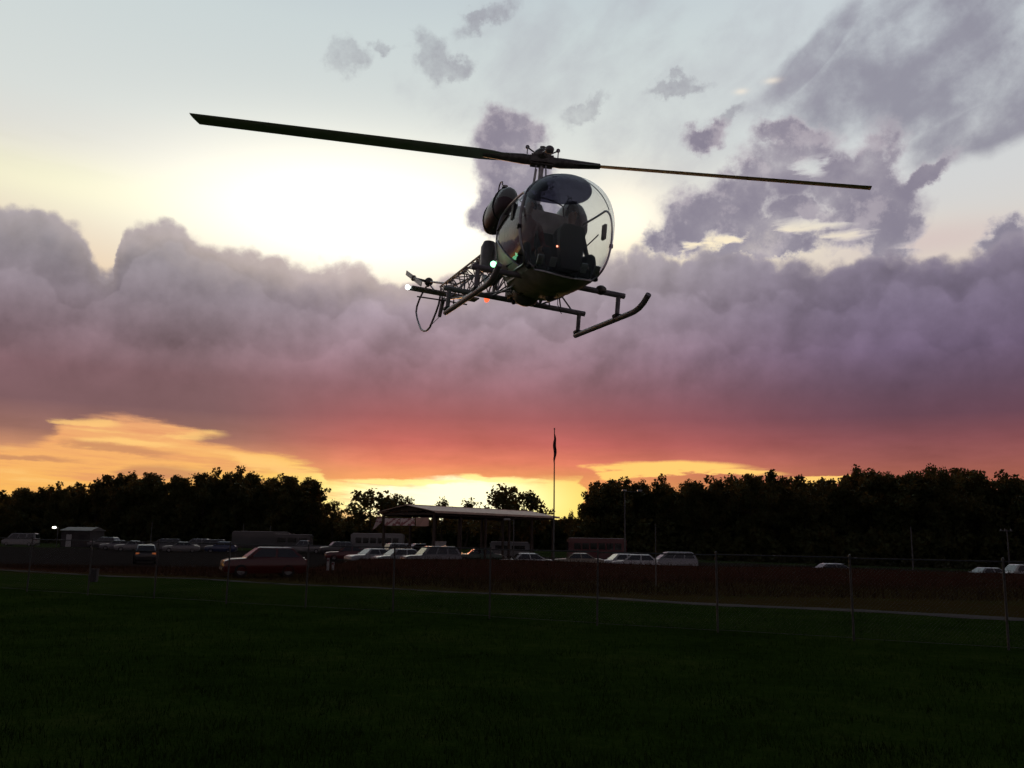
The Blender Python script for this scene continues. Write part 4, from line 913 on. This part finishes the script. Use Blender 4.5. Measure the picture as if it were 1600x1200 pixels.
def pole(name, label, cat, px, py_top, Y, r, head=None, lit=False):
    q = at(px, py_top, Y); g = gh(q.x, Y); t = thing(name, label, cat, Matrix.Translation((q.x, Y, g))); h = q.z - g
    MB().tube([(0, 0, -.3), (0, 0, h)], [r, r * .75], 8).build('pole', steel, t)
    if head == 'double':
        MB().tube([(-.3, 0, h - .05), (1.9, 0, h - .12)], .04, 6).build('arm', steel, t)
        for x in (-.05, 1.75): MB().box((x, -.1, h + .05), (.55, .45, .2)).build('lamp_head', H_pale, t, bevel=.04)
    elif head == 'cross':
        MB().tube([(-.9, 0, h - .2), (.7, 0, h - .2)], .06, 4).build('cross_arm', steel, t)
        for x in (-.75, -.25, .5): MB().tube([(x, 0, h - .16), (x, 0, h + .06)], .05, 6).build('insulator', H_pale, t)
    elif head == 'single':
        MB().tube([(0, 0, h - .1), (-.5, 0, h + .05)], .03, 6).build('arm', steel, t); lh = MB().box((-.6, 0, h + .03), (.6, .3, .16)).build('lamp_head', H_pale, t, bevel=.03)
        if lit: MB().ball((-.6, -.1, h - .02), (.34, .26, .16), 12, 8).build('lit_lens', mat('lit_lamp_lens', (1, .95, .85), .3, emit=(1, .93, .8), estr=7.0), t)
    return t
pole('lamp_post', 'tall thin light pole with two pale heads before the right-hand wood', 'lamp post', 976, 767, 105, .1, 'double')
pole('lamp_post', 'lit lamp glowing white before the left-hand wood', 'lamp post', 91, 824, 150, .09, 'single', True)
pole('lamp_post', 'short lamp post standing in front of the pavilion right of its middle', 'lamp post', 803, 812, 80, .06, 'single')
pole('utility_pole', 'bare thin pole rising above the fence rail at right, before the dark wood', 'pole', 1423, 823, 110, .1)
pole('utility_pole', 'pole with a short cross arm near the right edge, before the dark wood', 'pole', 1573, 827, 110, .1, 'cross')
pole('utility_pole', 'thin bare post on the bank right of the tall double-headed lamp', 'pole', 1024, 818, 43, .03)
pole('utility_pole', 'faint bare pole left of the far parked cars, before the left-hand wood', 'pole', 238, 815, 150, .09)
pole('utility_pole', 'faint bare pole above the long grey trailer, before the left-hand wood', 'pole', 381, 818, 150, .09)
pole('utility_pole', 'faint bare pole right of the long grey trailer, before the left-hand wood', 'pole', 423, 822, 150, .09)
q = at(130, 832, 150); g = gh(q.x, 150)
shed = thing('shed', 'low grey shed at the foot of the left-hand wood, right of the lit lamp', 'shed', Matrix.Translation((q.x, 150, g)) @ Matrix.Rotation(R(-12), 4, 'Z'))
shm = mat('grey_siding', (.05, .045, .045), .8, var=.2, scale=3)
MB().box((0, 0, 1.35), (5.4, 3.6, 2.7)).build('wall', shm, shed, smooth=False); MB().prism([(-2.1, 2.7), (2.1, 2.7), (0, 3.3)], -2.9, 2.9, 'x').build('roof', steel, shed, smooth=False); MB().box((-1.2, -1.82, 1.05), (1.0, .05, 2.0)).build('door', H_pale, shed, smooth=False); MB().box((1.2, -1.82, 1.6), (1.1, .05, .9)).build('window', H_black, shed, smooth=False)
q = at(146, 902, 39); bx = thing('utility_box', 'small grey utility box on the ground by the fence at far left', 'box', Matrix.Translation((q.x, 39, gh(q.x, 39))))
MB().box((0, 0, .25), (.32, .28, .5)).build('cabinet', shm, bx, bevel=.02); MB().box((0, 0, .52), (.36, .32, .05)).build('lid', shm, bx, bevel=.01); MB().box((0, -.15, .24), (.24, .02, .36)).build('door', shm, bx, smooth=False)
for px, l in ((513, 'short pale marker post left of its shorter twin, beside the red car'), (521, 'stubby pale marker post right of a taller one, beside the red car')):
    q = at(px, 872, 56); t = thing('marker_post', l, 'post', Matrix.Translation((q.x, 56, gh(q.x, 56)))); h = .75 if px < 515 else .5
    MB().box((0, 0, h / 2), (.14, .08, h)).build('stake', H_pale, t, bevel=.01); MB().box((0, -.05, h * .8), (.11, .02, .12)).build('reflector', red_m, t, smooth=False)

# ------------------------------------------------------------------ vehicles
carglass = mat('car_window', (.02, .022, .026), .05, spec=.8); tyre_m = mat('tyre', (.015, .015, .015), .8); rim_m = mat('wheel_rim', (.35, .35, .36), .35, metal=.8)
lampg = mat('headlamp_glass', (.5, .5, .5), .1, spec=.7); tail_r = mat('tail_lens', (.25, .01, .01), .2); trim_m = mat('car_trim', (.02, .02, .02), .6)
P_ = {k: mat(k + '_car_paint', c, .3, coat=.6, spec=.5) for k, c in dict(white=(.54, .54, .53), silver=(.3, .31, .32), grey=(.18, .18, .19), pale=(.2, .2, .2), dull=(.06, .06, .064), red=(.085, .005, .006), black=(.02, .02, .022), blue=(.03, .05, .12), tan=(.3, .25, .18), maroon=(.12, .02, .025), green=(.03, .07, .045)).items()}
KINDS = {   # length, width, height, hood z, deck z, cabin stations at belt and roof (from the nose), belt, bed
    'sedan': dict(L=4.7, W=1.78, H=1.44, hood=.92, deck=.98, belt=.94, cab=(1.25, 1.95, 3.15, 4.05)),
    'hatchback': dict(L=4.1, W=1.74, H=1.5, hood=.95, deck=1.0, belt=.97, cab=(1.05, 1.75, 3.3, 3.95)),
    'suv': dict(L=4.7, W=1.86, H=1.78, hood=1.1, deck=1.1, belt=1.12, cab=(1.3, 1.95, 4.2, 4.6)),
    'minivan': dict(L=4.9, W=1.92, H=1.76, hood=1.02, deck=1.05, belt=1.06, cab=(.85, 1.85, 4.45, 4.8)),
    'pickup': dict(L=5.5, W=1.9, H=1.8, hood=1.1, deck=1.12, belt=1.12, cab=(1.5, 2.15, 3.25, 3.55), bed=True),
    'van': dict(L=5.4, W=1.98, H=2.15, hood=1.15, deck=1.2, belt=1.2, cab=(.7, 1.45, 5.2, 5.36)),
}
def car(kind, paint, label, cat, group, mtx):
    K = KINDS[kind]; L, Wd, Ht = K['L'], K['W'], K['H']; t = thing({'sedan': 'sedan_car', 'hatchback': 'hatchback_car', 'suv': 'suv_car', 'minivan': 'minivan', 'pickup': 'pickup_truck', 'van': 'van'}[kind], label, cat, mtx, group)
    hw = Wd / 2; b = MB(); sec = []
    for x, zb, zt, w in ((0, .42, K['hood'] - .3, .8), (.05, .28, K['hood'] - .14, .9), (.35, .22, K['hood'] - .04, .97), (K['cab'][0], .2, K['belt'] - .01, 1), (L * .5, .2, K['belt'], 1), (K['cab'][3], .2, K['deck'], 1), (L - .3, .24, K['deck'] - .02, .97), (L - .05, .3, K['deck'] - .1, .92), (L, .42, K['deck'] - .24, .84)):
        w *= hw; X = L / 2 - x
        sec.append([(X, -w * .9, zb), (X, -w, zb + .12), (X, -w, zb + (zt - zb) * .62), (X, -w * .93, zt - .03), (X, -w * .8, zt), (X, w * .8, zt), (X, w * .93, zt - .03), (X, w, zb + (zt - zb) * .62), (X, w, zb + .12), (X, w * .9, zb)])
    n = 10; vs = [p for s in sec for p in s]
    fs = [(i * n + k, i * n + (k + 1) % n, (i + 1) * n + (k + 1) % n, (i + 1) * n + k) for i in range(len(sec) - 1) for k in range(n)] + [tuple(range(n)), tuple(range((len(sec) - 1) * n, len(sec) * n))[::-1]]
    b.add(vs, fs); o = b.build('body', paint, t); o['painted'] = 1
    c0, c1, c2, c3 = [L / 2 - v for v in K['cab']]; zb, zr = K['belt'] - .03, Ht; wb, wr = hw * .9, hw * .7
    def cabpt(u, v, s):  # u 0 front..1 rear, v 0 belt..1 roof
        xf, xr = c0 + (c1 - c0) * v, c3 + (c2 - c3) * v; return Vector((xf + (xr - xf) * u, s * (wb + (wr - wb) * v), zb + (zr - zb) * v))
    cb = MB(); P = [cabpt(u, v, s) for v in (0, .9) for u, s in ((0, -1), (1, -1), (1, 1), (0, 1))] + [cabpt(u, 1, s * .88) + Vector((0, 0, 0)) for u, s in ((.06, -1), (.94, -1), (.94, 1), (.06, 1))]
    cb.add(P, [(0, 1, 2, 3)[::-1], (8, 9, 10, 11)] + [(a, (a + 1) % 4, 4 + (a + 1) % 4, 4 + a) for a in range(4)] + [(4 + a, 4 + (a + 1) % 4, 8 + (a + 1) % 4, 8 + a) for a in range(4)])
    o = cb.build('roof', paint, t, bevel=.02); o['painted'] = 1
    def pane(name, pts, off):
        q = [Vector(p) for p in pts]; nrm = (q[1] - q[0]).cross(q[2] - q[0]).normalized(); ctr = sum(q, Vector()) / 4
        if nrm.dot(ctr - Vector((0, 0, zb + .2))) < 0: nrm = -nrm
        f = [p + nrm * .012 for p in q]; k = [p - nrm * .01 for p in q]
        MB().add(f + k, [(0, 1, 2, 3), (7, 6, 5, 4)] + [(a, (a + 1) % 4, 4 + (a + 1) % 4, 4 + a) for a in range(4)]).build(name, carglass, t, smooth=False)
    pane('windshield', [cabpt(0, .1, -.9), cabpt(0, .1, .9), cabpt(0, .88, .9), cabpt(0, .88, -.9)], 1)
    pane('rear_window', [cabpt(1, .15, -.88), cabpt(1, .15, .88), cabpt(1, .86, .88), cabpt(1, .86, -.88)], 1)
    spl = ((.08, .5), (.54, .93)) if kind not in ('pickup',) else ((.1, .52), (.56, .92))
    if kind in ('minivan', 'van', 'suv'): spl = ((.07, .34), (.37, .64), (.67, .94))
    for s in (-1, 1):
        for u0, u1 in spl: pane('side_window', [cabpt(u0, .12, s), cabpt(u1, .12, s), cabpt(u1 - .01, .84, s), cabpt(u0 + .02, .84, s)], 1)
        MB().box((c0 - .25, s * (hw + .08), K['belt'] + .08), (.12, .2, .14)).build('mirror', paint, t, bevel=.03)['painted'] = 1
        MB().box((L / 2 - .06, s * hw * .66, K['hood'] - .25), (.1, .34, .15)).build('headlight', lampg, t, bevel=.02)
        MB().box((-L / 2 + .05, s * hw * .68, K['deck'] - .2), (.08, .28, .2)).build('taillight', tail_r, t, bevel=.02)
        for x in (L / 2 - .85, -L / 2 + .95):
            w = MB().lathe([(.2, -.1), (.3, -.1), (.33, -.06), (.33, .06), (.3, .1), (.2, .1)], (x, s * (hw - .1), .33), 'y', 18).build('wheel', tyre_m, t)
            MB().lathe([(0, .085), (.08, .09), (.2, .07), (.215, .095), (.215, -.095), (.2, -.07), (0, -.08)], (x, s * (hw - .1), .33), 'y', 14).build('rim', rim_m, w)
    MB().box((L / 2 - .02, 0, .42), (.1, Wd * .8, .16)).build('bumper', trim_m, t, bevel=.03); MB().box((-L / 2 + .02, 0, .45), (.1, Wd * .8, .18)).build('bumper', trim_m, t, bevel=.03)
    if K.get('bed'): MB().box((-L / 2 + .98, 0, K['deck'] - .0), (1.7, Wd * .78, .02)).build('bed_liner', trim_m, t, smooth=False)
    return t
def bus(name, label, cat, L, Hh, Wd, paint, mtx, nwin, group=None, tow=False):
    t = thing(name, label, cat, mtx, group); z0 = .45
    MB().box((0, 0, (Hh + z0) / 2), (L, Wd, Hh - z0)).build('body', paint, t, bevel=.14)
    MB().box((0, 0, Hh + .0), (L * .94, Wd * .9, .08)).build('roof', P_['white'], t, bevel=.03)
    for s in (-1, 1):
        for i in range(nwin):
            x = -L * .42 + L * .84 * (i + .5) / nwin; MB().box((x, s * (Wd / 2 + .005), z0 + (Hh - z0) * .62), (L * .84 / nwin * .8, .03, (Hh - z0) * .3)).build('side_window', carglass, t, smooth=False)
        for x in ((L * .3, -L * .28) if not tow else (.4, -.5)):
            w = MB().lathe([(.25, -.12), (.44, -.12), (.47, -.06), (.47, .06), (.44, .12), (.25, .12)], (x, s * (Wd / 2 - .14), .47), 'y', 16).build('wheel', tyre_m, t); MB().lathe([(0, .1), (.25, .09), (.25, -.09), (0, -.1)], (x, s * (Wd / 2 - .14), .47), 'y', 12).build('rim', rim_m, w)
    MB().box((L / 2 + .005, 0, z0 + (Hh - z0) * .6), (.03, Wd * .8, (Hh - z0) * .4)).build('windshield', carglass, t, smooth=False)
    if tow: MB().tube([(L / 2, .4, .5), (L / 2 + 1.2, 0, .5), (L / 2, -.4, .5)], .05, 6).build('tow_bar', steel, t)
    return t
def spot(px, Y, rz, dz=0): q = at(px, 850, Y); return place(q.x, Y, gh(q.x, Y) + dz, rz)
GP = 'vehicles parked behind the bank'; GF = 'vehicles parked far off under the trees'
A_ = {}
A_ = {}
def put(kind, colour, px, Y, rz, label, cat, group=GP):
    if kind in A_: return dup(A_[kind], spot(px, Y, rz), label, group, P_[colour])
    A_[kind] = car(kind, P_[colour], label, cat, group, spot(px, Y, rz)); return A_[kind]
# nearer row behind the crest of the bank
put('sedan', 'white', 820, 74, 192, 'white sedan alone behind the bank just left of the flagpole foot', 'car')
put('suv', 'grey', 674, 71, 205, 'grey sport utility car with pale windshield, right end of the trio before the pavilion', 'car')
put('hatchback', 'silver', 622, 74, 212, 'silver car with steep pale windshield, middle of the trio before the pavilion', 'car')
put('sedan', 'silver', 583, 78, 216, 'silver sedan showing its bright bonnet, left end of the trio before the pavilion', 'car')
put('hatchback', 'white', 992, 78, 172, 'white hatchback behind the bank right of the flagpole, left of a dark-windowed minivan', 'car')
put('minivan', 'silver', 1050, 92, 186, 'dark-windowed minivan with pale roof edge behind the bank right of the flagpole', 'van')
put('sedan', 'tan', 903, 82, 176, 'dull sedan with a thin bright roof line just right of the flagpole', 'car')
put('hatchback', 'white', 968, 84, 195, 'small pale car glinting just left of the white hatchback', 'car')
put('sedan', 'grey', 1294, 72, 184, 'low grey sedan whose roof alone shows above the bank, middle right of the photo', 'car')
put('sedan', 'silver', 1537, 80, 190, 'silver sedan glinting near the right edge, left one of two', 'car')
put('suv', 'white', 1588, 80, 186, 'white sport utility car at the right edge, right one of two', 'car')
put('hatchback', 'red', 414, 46, 204, 'large dark red car standing alone nearest to the fence at left', 'car', None)
# farther rows under the trees
for kind, col, px, Y, rz, lab in (
    ('van', 'pale', 32, 150, 185, 'pale van far off at the left edge, left of the lit lamp'), ('suv', 'dull', 163, 138, 170, 'grey car far off just right of the low grey shed'),
    ('sedan', 'grey', 184, 128, 200, 'grey sedan far off, second to the right of the low grey shed'), ('sedan', 'pale', 208, 122, 205, 'pale sedan far off left of the first faint pole, with a bright end'),
    ('hatchback', 'black', 229, 72, 182, 'dark car nearest on the left lot with an orange tail light'), ('minivan', 'dull', 257, 126, 200, 'grey minivan far off between two bright cars right of the first faint pole'),
    ('sedan', 'pale', 284, 120, 198, 'pale sedan far off with the brightest bonnet of the left rows'), ('suv', 'grey', 306, 136, 180, 'grey sport utility car far off, behind the pale sedan with bright bonnet'),
    ('minivan', 'dull', 328, 130, 190, 'dull minivan far off left of the long grey trailer'), ('hatchback', 'blue', 346, 122, 188, 'dark blue car far off in front of the long grey trailer'),
    ('pickup', 'pale', 476, 128, 184, 'pale pickup truck far off, above the roof of the red car'), ('suv', 'dull', 526, 125, 204, 'grey car with slanting bright windshield far off, left of the pale bus'),
    ('sedan', 'pale', 549, 130, 196, 'pale sedan far off, close left of the pale bus'), ('minivan', 'pale', 633, 102, 30, 'pale minivan seen under the left end of the pavilion'),
    ('pickup', 'dull', 656, 98, 200, 'grey pickup truck parked just left of the two pale cabinets'), ('sedan', 'green', 748, 92, 188, 'dark green car in shade before the middle of the pavilion'),
    ('sedan', 'maroon', 545, 92, 196, 'dark maroon sedan in the shade left of the silver trio')):
    o = put(kind, col, px, Y, rz, lab, 'van' if kind in ('van', 'minivan') else ('truck' if kind == 'pickup' else 'car'), GF)
    if col == 'black':
        lit_t = mat('lit_tail_lens', (.8, .2, .05), .2, emit=(1, .3, .1), estr=.16)
        for ch in o.children:
            if ch.name.startswith('taillight'): ch.material_slots[0].link = 'OBJECT'; ch.material_slots[0].material = lit_t
        o.matrix_world = spot(px, Y, 112)
bus('trailer', 'long grey box trailer far off before the left-hand wood', 'trailer', 8.6, 3.0, 2.4, P_['dull'], spot(408, 140, 4), 0, GF, True)
bus('camper_trailer', 'grey camper trailer far off, right of the long box trailer', 'trailer', 5.6, 2.7, 2.3, P_['dull'], spot(458, 135, 184), 3, GF, True)
bus('bus', 'pale bus far off left of the pavilion corner', 'bus', 7.4, 3.0, 2.4, P_['pale'], spot(590, 128, 183), 6, GF)
bus('bus', 'long dark bus with a bright straight roof edge right of the flagpole', 'bus', 7.2, 3.0, 2.4, P_['maroon'], spot(932, 112, 182), 6, GF)
bus('camper_trailer', 'grey camper trailer in shade under the right half of the pavilion', 'trailer', 4.6, 2.2, 2.2, P_['grey'], spot(796, 106, 184), 2, GF, True)
